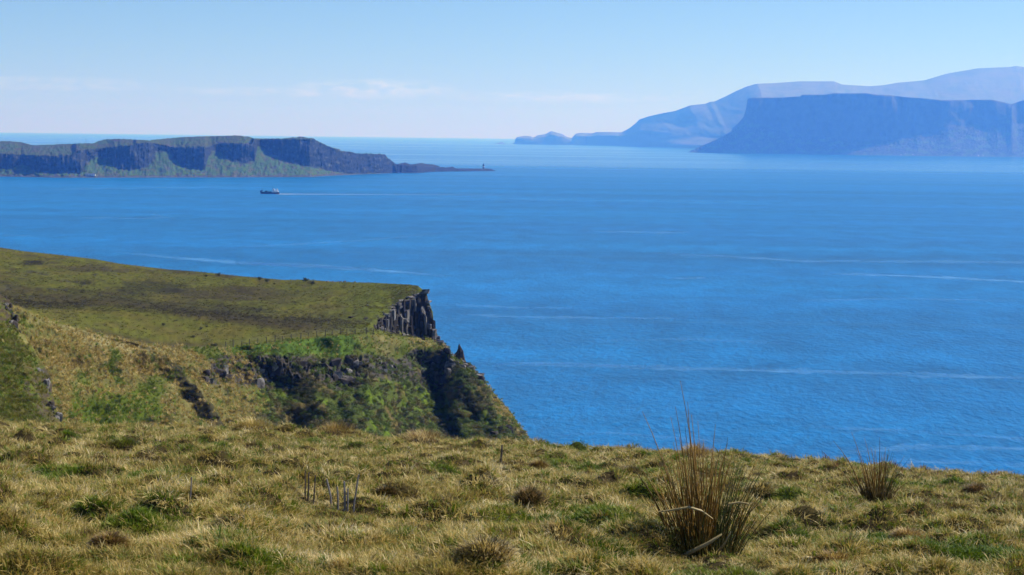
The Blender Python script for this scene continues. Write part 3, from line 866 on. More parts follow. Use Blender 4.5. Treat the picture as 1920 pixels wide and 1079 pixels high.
# ------------------------------------------------------------------ basalt: columns and blocks of the cliff
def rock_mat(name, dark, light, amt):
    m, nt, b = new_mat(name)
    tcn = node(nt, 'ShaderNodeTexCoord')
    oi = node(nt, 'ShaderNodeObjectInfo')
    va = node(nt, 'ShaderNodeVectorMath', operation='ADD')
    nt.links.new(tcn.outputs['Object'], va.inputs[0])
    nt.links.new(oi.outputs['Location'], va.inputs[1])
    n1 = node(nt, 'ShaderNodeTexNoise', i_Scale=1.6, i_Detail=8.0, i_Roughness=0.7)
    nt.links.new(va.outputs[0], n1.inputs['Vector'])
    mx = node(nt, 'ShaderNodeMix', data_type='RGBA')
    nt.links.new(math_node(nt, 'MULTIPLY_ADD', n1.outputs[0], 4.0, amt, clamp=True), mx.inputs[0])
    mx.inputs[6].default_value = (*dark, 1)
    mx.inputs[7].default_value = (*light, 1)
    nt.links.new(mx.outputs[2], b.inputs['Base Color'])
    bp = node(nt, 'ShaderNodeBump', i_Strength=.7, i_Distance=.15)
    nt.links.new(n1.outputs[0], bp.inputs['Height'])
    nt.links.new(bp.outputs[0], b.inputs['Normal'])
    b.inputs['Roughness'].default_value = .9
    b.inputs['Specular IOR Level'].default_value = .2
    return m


basalt = rock_mat('basalt', (.040, .031, .026), (.13, .105, .085), -2.0)
lichen_sunlit = rock_mat('lichened_sunlit_basalt', (.07, .06, .052), (.32, .29, .26), -1.6)  # pale lichen mottling; on column tops it also paints in sunlight


def rock_mesh(name, mat, seed, col=False):
    r = random.Random(seed)
    bm = bmesh.new()
    if col:
        n = r.choice((5, 6, 6, 7))
        ph = r.random()
        lv = [0, .28, .55, .8, 1.0]
        rings = []
        tx_, ty_ = r.uniform(-.14, .14), r.uniform(-.14, .14)
        for j, zz in enumerate(lv):
            k = 1 + r.uniform(-.08, .08) - (.06 if j == len(lv) - 1 else 0)
            ox, oy = r.uniform(-.05, .05), r.uniform(-.05, .05)
            rings.append([bm.verts.new((ox + .5 * k * math.cos(ph + 6.283 * i / n), oy + .5 * k * math.sin(ph + 6.283 * i / n), zz + (r.uniform(-.03, .03) + tx_ * math.cos(ph + 6.283 * i / n) + ty_ * math.sin(ph + 6.283 * i / n) if j == len(lv) - 1 else 0))) for i in range(n)])
        for a, b in zip(rings, rings[1:]):
            for i in range(n):
                bm.faces.new((a[i], a[(i + 1) % n], b[(i + 1) % n], b[i]))
        bm.faces.new(rings[-1])
    else:
        pts = [Vector((r.uniform(-1, 1), r.uniform(-1, 1), r.uniform(-1, 1))) for _ in range(26)]
        for p in pts:
            m_ = max(abs(p.x), abs(p.y), abs(p.z))
            p = p / m_ * r.uniform(.72, 1.0) * .5
            bm.verts.new(p)
        res = bmesh.ops.convex_hull(bm, input=bm.verts)
        bmesh.ops.delete(bm, geom=[g for g in res['geom_interior'] if isinstance(g, bmesh.types.BMVert)], context='VERTS')
    me = bpy.data.meshes.new(name)
    bm.to_mesh(me)
    bm.free()
    me.materials.append(mat)
    return me


col_meshes = [rock_mesh('basalt_column', basalt, s, True) for s in range(6)] + [rock_mesh('basalt_column', lichen_sunlit, 20 + s, True) for s in range(2)]
blk_meshes = [rock_mesh('rock', basalt, 40 + s) for s in range(5)] + [rock_mesh('rock', lichen_sunlit, 60 + s) for s in range(4)]


def place(name, me, loc, scale, rz=0.0, tilt=0.0, parent=headland):
    o = bpy.data.objects.new(name, me)
    COL.objects.link(o)
    o.parent = parent
    o.location = loc
    o.scale = scale
    o.rotation_euler = (tilt, random.uniform(-.06, .06), rz)
    return o


rnd = random.Random(5)
# columns: two ranks along the cliff rim
for rank, (d_off, f_lo, f_hi) in enumerate(((1.6, .78, 1.02), (.7, .5, .9), (-.3, .22, .6), (-1.3, .1, .35))):
    x = 698.0 + rank * 3
    while x < 817:
        yt, yb = float(rm_y(np.array(x))), float(cb_y(np.array(x)))
        D = float(cb_D(np.array(x)))
        zt = float(P(x, yt, D + 3)[2])
        zb = float(P(x, yb, D)[2]) - .8
        H = zt - zb
        wdt = rnd.uniform(.7, 1.35)
        if H > 1.4:
            h = H * rnd.uniform(f_lo, f_hi) * (1 + .12 * float(noise3(x / 14, rank))) + .15
            q = P(x, yb, D + d_off + rnd.uniform(-.4, .4) + (H * .1))
            # each column is broken across into lengths that have slipped a little
            cuts = sorted(rnd.uniform(.2, .95) for _ in range(rnd.choice((0, 1, 1, 2)) if h > 2.2 else 0))
            z0 = 0.0
            back = 0.0
            rz = rnd.uniform(0, 3)
            for t in cuts + [1.0]:
                seg = (t - z0) * h
                if seg > .25:
                    kx, ky = rnd.uniform(-.12, .12), rnd.uniform(0, .12)
                    back += ky
                    w_ = wdt * rnd.uniform(.82, 1.08)
                    place('basalt_column', rnd.choice(col_meshes[:6] if rnd.random() < (.8 if t < 1 else .45) else col_meshes[6:]),  # top lengths take the pale rock more often, as painted sunlit tops
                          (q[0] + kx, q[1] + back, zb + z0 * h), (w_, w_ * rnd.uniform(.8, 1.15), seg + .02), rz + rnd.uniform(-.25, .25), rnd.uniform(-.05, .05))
                    z0 = t
        x += wdt * FPX / D * rnd.uniform(.7, 1.05)


def blocks(x0, x1, yf0, yf1, n, smin, smax, rng_, lich=.4, flat=.7):
    for _ in range(n):
        x = rng_.uniform(x0, x1)
        t = rng_.random()
        y = yf0(x) * (1 - t) + yf1(x) * t
        p = head_pt(x, y)
        s = rng_.uniform(smin, smax)
        me = rng_.choice(blk_meshes[5:] if rng_.random() < lich else blk_meshes[:5])
        place('rock', me, p + Vector((0, s * .08, 0)), (s * rng_.uniform(.8, 1.4), s, s * rng_.uniform(flat, flat + .5)), rng_.uniform(0, 6.28), rng_.uniform(-.2, .2))


fl = lambda f: (lambda x: float(f(np.array(x))))
rr = random.Random(9)
blocks(738, 806, fl(lambda x: rm_y(x) - 3), fl(lambda x: rm_y(x) + 7), 40, .5, 1.4, rr, .8, .4)       # tumbled rim
blocks(700, 760, fl(lambda x: rm_y(x) - 8), fl(lambda x: rm_y(x) + 2), 14, .4, .8, rr, .6, .4)
blocks(700, 822, fl(lambda x: cb_y(x) - 5), fl(lambda x: cb_y(x) + 4), 26, .5, 1.2, rr, .3)
blocks(480, 572, fl(lambda x: rt_y(x) + 2), fl(lambda x: rb_y(x) - 4), 15, .6, 2.0, rr, .12, .9)
blocks(384, 440, lambda x: 692, lambda x: 718, 9, .8, 1.6, rr, .4, .8)
blocks(604, 668, fl(lambda x: rt_y(x) + 2), fl(lambda x: rb_y(x) - 2), 18, .6, 2.3, rr, .3, 1.0)
blocks(668, 752, fl(lambda x: rt_y(x) + 2), lambda x: 700, 12, .5, 1.6, rr, .5, .6)
blocks(782, 846, fl(lambda x: rt_y(x) + 1), fl(lambda x: rb_y(x) - 8), 20, .7, 2.1, rr, .4, 1.0)
blocks(820, 906, fl(lambda x: crest_y(x) + 1), fl(lambda x: crest_y(x) + 9), 34, .6, 1.6, rr, .6, .7)
blocks(880, 960, fl(lambda x: crest_y(x) + 2), fl(lambda x: crest_y(x) + 7), 8, .4, .9, rr, .5, .6)
blocks(925, 965, lambda x: 800, lambda x: 820, 6, .8, 1.6, rr, .3, .9)
blocks(660, 780, lambda x: 545, lambda x: 575, 10, .3, .7, rr, .6, .3)
blocks(655, 690, lambda x: 586, lambda x: 598, 3, .6, 1.0, rr, .2, .3)
blocks(610, 700, fl(lambda x: crest_y(x) - .5), fl(lambda x: crest_y(x) + 2), 8, .3, .7, rr, 1.0, .4)

# standing pinnacle at the cliff edge
pb = P(861.0, 676.0, 361.0)
bm = bmesh.new()
prof = [(0, 1.25, 0), (.6, 1.15, -.05), (1.2, 1.0, -.02), (1.8, .72, .1), (2.3, .42, .06), (2.75, .2, -.08), (3.0, .06, -.1)]
r_ = random.Random(2)
rings = []
for z, rad, ox in [(z_ * 1.18, r__, o_) for z_, r__, o_ in prof]:
    rings.append([bm.verts.new((ox + rad * r_.uniform(.75, 1.12) * math.cos(6.283 * i / 9), rad * .8 * r_.uniform(.75, 1.1) * math.sin(6.283 * i / 9), z + r_.uniform(-.1, .1))) for i in range(9)])
for a, b in zip(rings, rings[1:]):
    for i in range(9):
        bm.faces.new((a[i], a[(i + 1) % 9], b[(i + 1) % 9], b[i]))
bm.faces.new(rings[-1])
me = bpy.data.meshes.new('rock_pinnacle')
bm.to_mesh(me)
bm.free()
me.materials.append(basalt)
obj('rock_pinnacle', me, label='dark pointed rock pinnacle standing up against the sea at the cliff edge', cat='rock', loc=(pb[0], pb[1], pb[2] - .4))

# rocks in the broken edge of the nearer shoulder
sho = bpy.data.objects['hill_shoulder']
for _ in range(30):
    y = rr.choice((rr.uniform(556, 625), rr.uniform(690, 790)))
    k = np.argmin((SHO[1] - y) ** 2 + (SHO[0] - (float(sx(y)) - rr.uniform(1, 12))) ** 2)
    s = rr.uniform(.3, .8)
    place('rock', rr.choice(blk_meshes), Vector(SHO[2].reshape(-1, 3)[k]), (s, s, s * rr.uniform(.7, 1.5)), rr.uniform(0, 6), rr.uniform(-.3, .3), sho)

# ------------------------------------------------------------------ fence along the lip of the gully
wood = plain_mat('weathered_wood', (.13, .11, .09), .9, .1, 3.0, .4)
wire_m = plain_mat('fence_wire', (.10, .10, .10), .6)
posts = [(423, 651, 1), (437, 650, 1.2), (452, 648.6, .8), (467, 647.6, 1), (482.7, 646, 1), (499, 644, 1), (515, 641.7, 1.1), (529, 640, .8), (545, 638, .9), (562.5, 635.6, 1), (577, 634, .9), (594, 632, 1),
         (609.5, 630.4, 1.05), (623, 629, .7), (638.7, 628, 1.05), (650, 627.5, 1), (666, 627, .85), (687, 626.5, 1.1), (699, 626.5, .9)]
fence = empty('wire_fence', head_pt(467, 648), 'thin post and wire fence along the lip of the grassy gully', 'fence')
post_me = MB().lathe([(.085, -.3), (.08, .6), (.07, 1.15), (.02, 1.2)], 6).mesh('fence_post', wood)
tops = []
for x, y, k in posts:
    q = head_pt(x, y + .5) - fence.location
    o = bpy.data.objects.new('fence_post', post_me)
    COL.objects.link(o)
    o.parent = fence
    o.location = q
    o.scale = (.8, .8, k * .85)
    o.rotation_euler = (rnd.uniform(-.06, .06), rnd.uniform(-.08, .08), rnd.random())
    tops.append((q, k))
for hgt in (.45, .8, 1.05):
    obj('wire', MB().tube([q + Vector((0, 0, hgt * min(k, 1.0))) for q, k in tops], .012, 3).mesh('wire', wire_m), fence)

# ------------------------------------------------------------------ the near hillside
EYE_DROP, S0, S1, CREST = 0.65, 0.1445, 0.052, 38.0
FLATS = []     # (x, y, radius): trampled ground round the rushes and stalks
gblobs = []    # (x, y, radius, weight) of green hollows


def ground_base(x, y):
    over = np.maximum(0, y - CREST - 3.0 * noise3(x / 7.0, 3.3))
    yl = np.where(y < 0, y * .35, y)
    return CAM_H - EYE_DROP - S0 * yl - S1 * x - .0017 * np.minimum(np.abs(x - 2.5), 14) ** 2 - .012 * over ** 2 * np.where(over < 25, 1, 0) - np.where(over >= 25, .012 * 625 + .6 * (over - 25), 0)


def mound(x, y):
    b1 = np.maximum(0, noise3(x / .42, y / .5, 1.0)) ** 1.1
    b2 = np.maximum(0, noise3(x / .33, y / .33, 5.0))
    fade = smooth(46, 40, y)
    m = .21 * b1 + .10 * b2 + .16 * fbm(x / 3.2, y / 3.2, 9.0, 3) + .03 * noise3(x / .15, y / .15, 2)
    m = m - .12 * np.exp(-((x - .95) / .6) ** 2 - ((y - 8.4) / 1.0) ** 2)      # worn hollow in front of the big rush clump
    return fade * (m - .09)


def ground(x, y):
    return ground_base(x, y) + mound(x, y)


def ground_hit(px, py):
    d = ray(px, py)
    D = np.full(np.shape(px), 10.0)
    lo, hi = np.full(np.shape(px), 4.0), np.full(np.shape(px), 44.0)
    for _ in range(40):
        mid = (lo + hi) / 2
        below = CAM_H + d[..., 2] * mid < ground_base(d[..., 0] * mid, mid) - .08
        hi = np.where(below, mid, hi)
        lo = np.where(below, lo, mid)
    D = (lo + hi) / 2
    return d[..., 0] * D, D


def near(px, py):
    """first point of the lumpy ground met by the line of sight through a photo pixel"""
    d = ray(float(px), float(py))
    D = np.arange(4.5, 44, .02)
    below = CAM_H + d[2] * D < ground(d[0] * D, D) + .02
    Dk = float(D[np.argmax(below)]) if below.any() else 40.0
    return Vector((float(d[0]) * Dk, Dk, float(ground(np.array(d[0] * Dk), np.array(Dk)))))


for px, py, rw in ((1316, 1040, 150), (1645, 940, 75), (580, 937, 40), (645, 953, 60), (940, 868, 30), (357, 944, 30)):
    q = near(px, py)
    FLATS.append((q.x, q.y - .3 * rw / FPX * q.y, rw / FPX * q.y))
yv = np.concatenate([np.linspace(-40, 5, 16), np.geomspace(5.4, 46, 430), np.linspace(47, 210, 40)])
tv = np.concatenate([-np.geomspace(3.2, .42, 14), np.linspace(-.40, .40, 420), np.geomspace(.42, 3.2, 14)])
Yg, Tg = np.meshgrid(yv, tv, indexing='ij')
Xg = Tg * np.maximum(Yg, 9.0) * np.where(np.abs(Tg) > .4, 1 + 2 * smooth(12, 0, Yg), 1)
Zg = ground(Xg, Yg)
Zg[-1] = np.minimum(Zg[-1], -3)


def green_mask(x, y):
    g_ = smooth(.28, .68, fbm(x / 1.7, y / 2.2, 21.0, 4))
    for bx, by, br_, bw in gblobs:
        g_ = np.maximum(g_, bw * np.exp(-((x - bx) / br_) ** 2 - ((y - by) / (br_ * 1.2)) ** 2) * (1 + .4 * noise3(x / .4, y / .4, 6)))
    return np.clip(g_, 0, 1)


for px, py, rw, wt_ in ((255, 958, 85, 1.0), (300, 968, 50, 1), (130, 960, 60, .7), (150, 823, 70, .9), (215, 822, 40, .8), (840, 880, 45, 1.), (1000, 838, 60, 1.), (1080, 846, 50, .9), (770, 997, 40, 1.),
                        (1720, 990, 45, 1.), (1580, 990, 40, .8), (1850, 1015, 50, .9), (500, 1045, 50, .9), (330, 1050, 40, .8), (1340, 868, 60, .8), (690, 845, 60, .6), (1010, 1060, 60, .5), (1520, 910, 45, .8),
                        (450, 1000, 40, .7), (640, 905, 40, .6), (1200, 905, 50, .6), (960, 905, 40, .7)):
    q = near(px, py)
    gblobs.append((q.x, q.y, rw / FPX * q.y, wt_))
gm = green_mask(Xg, Yg)
cg = np.zeros(Xg.shape + (3,)) + (.055, .042, .016)
cg = cmix(cg, (.03, .045, .008), gm)
cg = cmix(cg, (.17, .14, .05), smooth(.36, .5, np.abs(Tg)))
cg = cmix(cg, (.05, .035, .018), .8 * smooth(.1, .6, fbm(Xg / .7, Yg / .9, 3)))
V = np.stack([Xg, Yg, Zg], -1)
hill_m = land_mat('turf_ground', 9.0, bump=.6, bdist=.05, var=.5)
obj('hillside', mesh_from('hillside', V, grid_faces(*V.shape[:2]), hill_m, cg), kind='structure', label='rough grassy hillside in front, ending in a crest above the sea')


# blades -----------------------------------------------------------
def blade_mat(name, cols, spec=.25, transl=.35, patch=0):
    """cols: stops of a ramp picked per blade; the attribute holds (blade random, height along the blade, -)"""
    m, nt, b = new_mat(name)
    at = node(nt, 'ShaderNodeAttribute', attribute_name='col')
    sp_ = node(nt, 'ShaderNodeSeparateColor')
    nt.links.new(at.outputs['Color'], sp_.inputs[0])
    oi = node(nt, 'ShaderNodeObjectInfo')
    v = math_node(nt, 'ADD', math_node(nt, 'MULTIPLY', sp_.outputs[0], .5), math_node(nt, 'MULTIPLY', oi.outputs['Random'], .5))
    if patch:
        geo = node(nt, 'ShaderNodeNewGeometry')
        pn = node(nt, 'ShaderNodeTexNoise', i_Scale=patch, i_Detail=4.0, i_Roughness=.6)
        nt.links.new(geo.outputs['Position'], pn.inputs['Vector'])
        v = math_node(nt, 'ADD', math_node(nt, 'MULTIPLY', v, .9), math_node(nt, 'MULTIPLY_ADD', pn.outputs[0], 2.2, -1.08), clamp=True)
    rp = node(nt, 'ShaderNodeValToRGB')
    rp.color_ramp.interpolation = 'LINEAR'
    els = rp.color_ramp.elements
    while len(els) < len(cols):
        els.new(.5)
    for i, cc in enumerate(cols):
        els[i].position = i / (len(cols) - 1)
        els[i].color = (*cc, 1)
    nt.links.new(v, rp.inputs[0])
    nt.links.new(rp.outputs[0], b.inputs['Base Color'])
    b.inputs['Roughness'].default_value = .55
    b.inputs['Specular IOR Level'].default_value = spec
    tr = node(nt, 'ShaderNodeBsdfTranslucent')
    nt.links.new(rp.outputs[0], tr.inputs[0])
    ms = node(nt, 'ShaderNodeMixShader')
    ms.inputs[0].default_value = transl
    nt.links.new(b.outputs[0], ms.inputs[1])
    nt.links.new(tr.outputs[0], ms.inputs[2])
    nt.links.new(ms.outputs[0], nt.nodes['Material Output'].inputs[0])
    return m


straw_m = blade_mat('straw_blades', [(.15, .095, .03), (.28, .20, .042), (.42, .32, .07), (.56, .42, .12), (.70, .53, .19), (.80, .63, .29), (.86, .72, .41)], patch=2.3)
green_m = blade_mat('green_blades', [(.07, .125, .007), (.12, .19, .009), (.175, .24, .013), (.27, .29, .028), (.40, .36, .08)], patch=1.7)
brown_m = blade_mat('brown_blades', [(.12, .065, .025), (.24, .14, .05), (.33, .20, .075), (.42, .29, .12)])
dark_m = blade_mat('dark_blades', [(.10, .085, .03), (.055, .06, .015), (.16, .12, .05), (.08, .05, .02)])


def tuft_mesh(name, mat, seed, n, length, droop, spread, width, lean=(0, 0), rad=.07):
    r = np.random.default_rng(seed)
    seg = 4
    vs, fs, cs = [], [], []
    for i in range(n):
        a = r.uniform(0, 2 * np.pi)
        b = np.array([math.cos(a), math.sin(a)]) * rad * math.sqrt(r.random())
        d = np.array([math.cos(a + r.normal() * .6), math.sin(a + r.normal() * .6)])
        L = length * r.uniform(.5, 1.15)
        th0 = r.uniform(0, spread)
        th1 = th0 + droop * r.uniform(.4, 1.3)
        p = np.array([b[0], b[1], -.02])
        side = np.array([-d[1], d[0], 0])
        wd = width * r.uniform(.6, 1.3)
        rc = r.random()
        k = len(vs)
        for j in range(seg + 1):
            t = j / seg
            th = th0 + (th1 - th0) * t
            wj = wd * (1 - t ** 2.0) + .0003
            vs += [tuple(p - side * wj / 2), tuple(p + side * wj / 2)]
            cs += [(rc, t, 0)] * 2
            st_ = L / seg
            p = p + np.array([d[0] * math.sin(th) * st_ + lean[0] * st_ * t, d[1] * math.sin(th) * st_ + lean[1] * st_ * t, math.cos(th) * st_])
            if p[2] < .004:
                p[2] = .004 + r.random() * .01
        for j in range(seg):
            q = k + 2 * j
            fs.append((q, q + 1, q + 3, q + 2))
    return mesh_from(name, np.array(vs), np.array(fs), mat, np.array(cs))


def scatter(name, pts, rots, scl, idx, protos, label, kind='stuff'):
    """one object: instances of the prototype meshes on points (geometry nodes)"""
    pc = bpy.data.collections.new(name + '_kinds')
    for i, me in enumerate(protos):
        o = bpy.data.objects.new('%s_%02d' % (name, i), me)
        pc.objects.link(o)
    me = bpy.data.meshes.new(name)
    me.vertices.add(len(pts))
    me.vertices.foreach_set('co', np.asarray(pts, np.float32).ravel())
    for nm, ty, ar, key in (('rot', 'FLOAT_VECTOR', rots, 'vector'), ('scl', 'FLOAT_VECTOR', scl, 'vector'), ('idx', 'INT', idx, 'value')):
        at = me.attributes.new(nm, ty, 'POINT')
        at.data.foreach_set(key, np.asarray(ar, np.int32 if ty == 'INT' else np.float32).ravel())
    o = obj(name, me, kind=kind, label=label)
    ng = bpy.data.node_groups.new(name + '_scatter', 'GeometryNodeTree')
    ng.interface.new_socket('Geometry', in_out='INPUT', socket_type='NodeSocketGeometry')
    ng.interface.new_socket('Geometry', in_out='OUTPUT', socket_type='NodeSocketGeometry')
    gi, go = ng.nodes.new('NodeGroupInput'), ng.nodes.new('NodeGroupOutput')
    ci = ng.nodes.new('GeometryNodeCollectionInfo')
    ci.inputs['Collection'].default_value = pc
    ci.inputs['Separate Children'].default_value = True
    ci.inputs['Reset Children'].default_value = True
    ip = ng.nodes.new('GeometryNodeInstanceOnPoints')
    ip.inputs['Pick Instance'].default_value = True

    def attr(nm, ty):
        a = ng.nodes.new('GeometryNodeInputNamedAttribute')
        a.data_type = ty
        a.inputs['Name'].default_value = nm
        return [s for s in a.outputs if s.enabled][0]
    e2r = ng.nodes.new('FunctionNodeEulerToRotation')
    ng.links.new(attr('rot', 'FLOAT_VECTOR'), e2r.inputs[0])
    ng.links.new(gi.outputs[0], ip.inputs['Points'])
    ng.links.new(ci.outputs[0], ip.inputs['Instance'])
    ng.links.new(attr('idx', 'INT'), ip.inputs['Instance Index'])
    ng.links.new(e2r.outputs[0], ip.inputs['Rotation'])
    ng.links.new(attr('scl', 'FLOAT_VECTOR'), ip.inputs['Scale'])
    ng.links.new(ip.outputs[0], go.inputs[0])
    md = o.modifiers.new('scatter', 'NODES')
    md.node_group = ng
    return o


lean = (-.35, -.1)
protos = ([tuft_mesh('straw_tuft', straw_m, s, 15, .15, 1.6, 1.2, .0085, lean, .10) for s in range(5)]
          + [tuft_mesh('green_tuft', green_m, 10 + s, 16, .11, 1.2, 1.0, .009, (-.1, 0), .09) for s in range(3)]
          + [tuft_mesh('brown_tuft', brown_m, 20 + s, 15, .13, 1.5, 1.1, .008, lean, .09) for s in range(2)]
          + [tuft_mesh('dead_thatch', straw_m, 30 + s, 13, .16, .4, 1.55, .008, (0, 0), .12) for s in range(3)])
NT = 390000
u = rng.random(NT)
Dn = 1 / (1 / 4.8 + u * (1 / 44.0 - 1 / 4.8))            # density falls off as 1/D^2 along the view, times D across
Dn = np.where(rng.random(NT) < .45, np.sqrt(rng.uniform(25, 44 ** 2, NT)), Dn)
tn = rng.uniform(-.33, .33, NT) + 0.0
wide = rng.random(NT) < .16          # thinner cover out to the sides of the view
tn = np.where(wide, np.sign(tn) * rng.uniform(.33, .62, NT), tn)
xp, yp = tn * Dn, Dn
zp = ground(xp, yp)
gmask = green_mask(xp, yp)
bmask = smooth(.25, .6, fbm(xp / 1.6, yp / 2.0, 33.0, 3))
r1 = rng.random(NT)
idx = np.where(r1 < gmask, rng.integers(5, 8, NT), np.where(r1 < gmask + .35 * bmask, rng.integers(8, 10, NT), np.where(rng.random(NT) < .45, rng.integers(10, 13, NT), rng.integers(0, 5, NT))))
# a few green blades everywhere
idx = np.where(rng.random(NT) < .32, rng.integers(5, 8, NT), idx)
eps = .05
nx = -(ground(xp + eps, yp) - ground(xp - eps, yp)) / (2 * eps)
ny = -(ground(xp, yp + eps) - ground(xp, yp - eps)) / (2 * eps)
rots = np.stack([np.clip(-ny, -.8, .8) * .7 + rng.normal(0, .12, NT), np.clip(nx, -.8, .8) * .7 + rng.normal(0, .12, NT), np.where(rng.random(NT) < .2, rng.uniform(-.9, .9, NT), rng.uniform(0, 6.28, NT))], -1)
sc = (rng.uniform(.65, 1.2, NT) * (1 + .25 * noise3(xp / 1.1, yp / 1.1, 8)) * np.interp(Dn, [5, 8, 14, 40], [.55, .72, .95, 1.15]))[:, None] * np.ones(3)
sc *= .55
fl_ = np.zeros(NT)
for fx, fy, fr in FLATS:
    fl_ = np.maximum(fl_, np.exp(-((xp - fx) / fr) ** 4 - ((yp - fy) / (fr * 1.7)) ** 4))
sc *= (1 - .42 * fl_)[:, None]
sc[:, 2] *= .85
sc[:, :2] *= np.interp(Dn, [9, 40], [1.0, 1.35])[:, None]
scatter('grass', np.stack([xp, yp, zp], -1), rots, sc, idx, protos, 'tangled straw coloured grass with green patches covering the hillside')

# a few reddish sorrel and heather sprigs along the crest at the right
red_m = blade_mat('red_sprigs', [(.16, .045, .03), (.22, .08, .05), (.10, .04, .025)])
nr = 420
yr_ = rng.uniform(33, 40.5, nr)
xr_ = rng.uniform(.165, .34, nr) * yr_
kr = (fbm(xr_ / 1.3, yr_ / 2.0, 3.0, 2) > -.05)
xr_, yr_ = xr_[kr], yr_[kr]
nr = len(xr_)
scatter('heather', np.stack([xr_, yr_, ground(xr_, yr_)], -1), np.stack([rng.normal(0, .15, nr), rng.normal(0, .15, nr), rng.uniform(0, 6, nr)], -1), rng.uniform(.6, 1.3, (nr, 1)) * np.ones(3),
        np.zeros(nr), [tuft_mesh('sprig', red_m, 90, 16, .16, .5, .5, .012, (0, 0), .06)], 'reddish heather sprigs along the crest at the right')


def dome_blades(name, mat, seed, n, wd, ht):
    r = np.random.default_rng(seed)
    vs, fs, cs = [], [], []
    for i in range(n):
        a = r.uniform(0, 2 * np.pi)
        q = math.sqrt(r.random())
        p = np.array([wd * .46 * q * math.cos(a), wd * .42 * q * math.sin(a), ht * .55 * math.sqrt(max(0, 1 - q * q))])
        a += r.normal() * .5
        d = np.array([math.cos(a), math.sin(a)])
        th0 = q * r.uniform(.5, 1.1)
        th1 = th0 + r.uniform(.7, 1.7)
        L = ht * r.uniform(.5, 1.05)
        sd_ = np.array([-d[1], d[0], 0])
        wdt = .0045 * r.uniform(.6, 1.4)
        rc = r.random()
        k = len(vs)
        for j in range(5):
            t = j / 4
            w_ = wdt * (1 - t * t) + .0003
            vs += [tuple(p - sd_ * w_ / 2), tuple(p + sd_ * w_ / 2)]
            cs += [(rc, t, 0)] * 2
            th = th0 + (th1 - th0) * t
            p = p + np.array([d[0] * math.sin(th), d[1] * math.sin(th), math.cos(th)]) * L / 4
        fs += [(k + 2 * j, k + 2 * j + 1, k + 2 * j + 3, k + 2 * j + 2) for j in range(4)]
    return mesh_from(name, np.array(vs), np.array(fs), mat, np.array(cs))


# grass tussocks that stand out, one by one ---------------------------
def tussock(px, py, w_px, h_px, mats, label, seed, n=260):
    q = near(px, py)
    s = q.y / FPX
    wd, ht = w_px * s, h_px * s * .72
    root = obj('grass_tussock', None, label=label, cat='tussock', group='grass tussocks on the hillside', loc=q)
    obj('blades', dome_blades('blades', mats[0], seed, n * 2, wd, ht), root)
    if len(mats) > 1:
        obj('dead_blades', dome_blades('dead_blades', mats[1], seed + 1, int(n * 1.6), wd * 1.05, ht * 1.05), root)
    mm = MB()
    mb = bmesh.new()
    bmesh.ops.create_icosphere(mb, subdivisions=3, radius=1)
    for v in mb.verts:
        k = 1 + .18 * float(noise3(v.co.x * 2 + seed, v.co.y * 2, v.co.z * 2))
        v.co = Vector((v.co.x * wd * .33 * k, v.co.y * wd * .3 * k, v.co.z * ht * .42 * k))
    me = bpy.data.meshes.new('thatch_mound')
    mb.to_mesh(me)
    mb.free()
    me.materials.append(thatch_m)
    obj('thatch_mound', me, root)
    return root


thatch_m = plain_mat('thatch', (.07, .052, .025), .95, .1, 9.0, .5, .6)
for i, a in enumerate((
        (990, 943, 52, 42, (dark_m, brown_m), 'small dark round tussock in the open grass left of the big rush clump'),
        (1303, 858, 56, 34, (brown_m, straw_m), 'golden brown domed tussock on the crest directly behind the big rush clump'),
        (1425, 925, 56, 28, (dark_m, straw_m), 'dark sided tussock just right of the big rush clump tips'),
        (1565, 1056, 70, 36, (brown_m, straw_m), 'reddish brown tussock low down between the two rush clumps'),
        (630, 815, 80, 28, (straw_m, brown_m), 'pale windblown tussock on the crest, below the left rocks of the gully'),
        (795, 828, 84, 30, (straw_m, brown_m), 'pale windblown tussock on the crest, below the ravine'),
        (475, 806, 80, 26, (straw_m, straw_m), 'pale straw tussock on the crest below the shaded spur'),
        (1010, 878, 34, 20, (brown_m, straw_m), 'little brown tussock right of the lone dark stick'),
        (910, 1040, 110, 46, (straw_m, dark_m), 'broad shaggy pale tussock at the bottom edge below the small dark tussock'),
        (1830, 925, 44, 26, (brown_m, dark_m), 'brown tussock to the right of the small rush clump'),
        (1180, 890, 54, 22, (straw_m, dark_m), 'grey straw tussock behind the left stems of the big rush clump'),
        (1700, 1010, 60, 28, (straw_m, brown_m), 'fawn tussock in front of the small rush clump'),
        (205, 1018, 70, 32, (straw_m, brown_m), 'fawn and brown tussock below the brightest green patch'),
        (725, 925, 40, 18, (brown_m, dark_m), 'little brown tussock right of the cut grey stalks'),
        (230, 838, 60, 22, (dark_m, green_m), 'dark green tussock near the crest at the left'))):
    tussock(*a, seed=100 + 3 * i)

# rush clumps -------------------------------------------------------
rush_m = blade_mat('rush_stems', [(.10, .07, .016), (.24, .13, .022), (.36, .21, .045), (.30, .155, .025)], transl=.1)
rushg_m = blade_mat('rush_green_stems', [(.05, .07, .015), (.08, .09, .02), (.035, .05, .012)], transl=.1)
pale_m = blade_mat('dry_leaf', [(.48, .38, .18), (.42, .32, .14)], transl=.2)


def stem(parent, p0, p1, bend, r0, mat, name='stem', n=4):
    p0, p1 = Vector(p0), Vector(p1)
    pts = []
    for j in range(7):
        t = j / 6
        p = p0.lerp(p1, t) + Vector(bend) * (4 * t * (1 - t))
        pts.append(p)
    mb = MB().tube([p - parent.location for p in pts], [r0 * (1 - .75 * (j / 6) ** 1.5) for j in range(7)], n)
    rc = random.random()
    me = mesh_from(name, np.array(mb.v), mb.f, mat, np.array([(rc, 0, 0)] * len(mb.v)))
    return obj(name, me, parent)


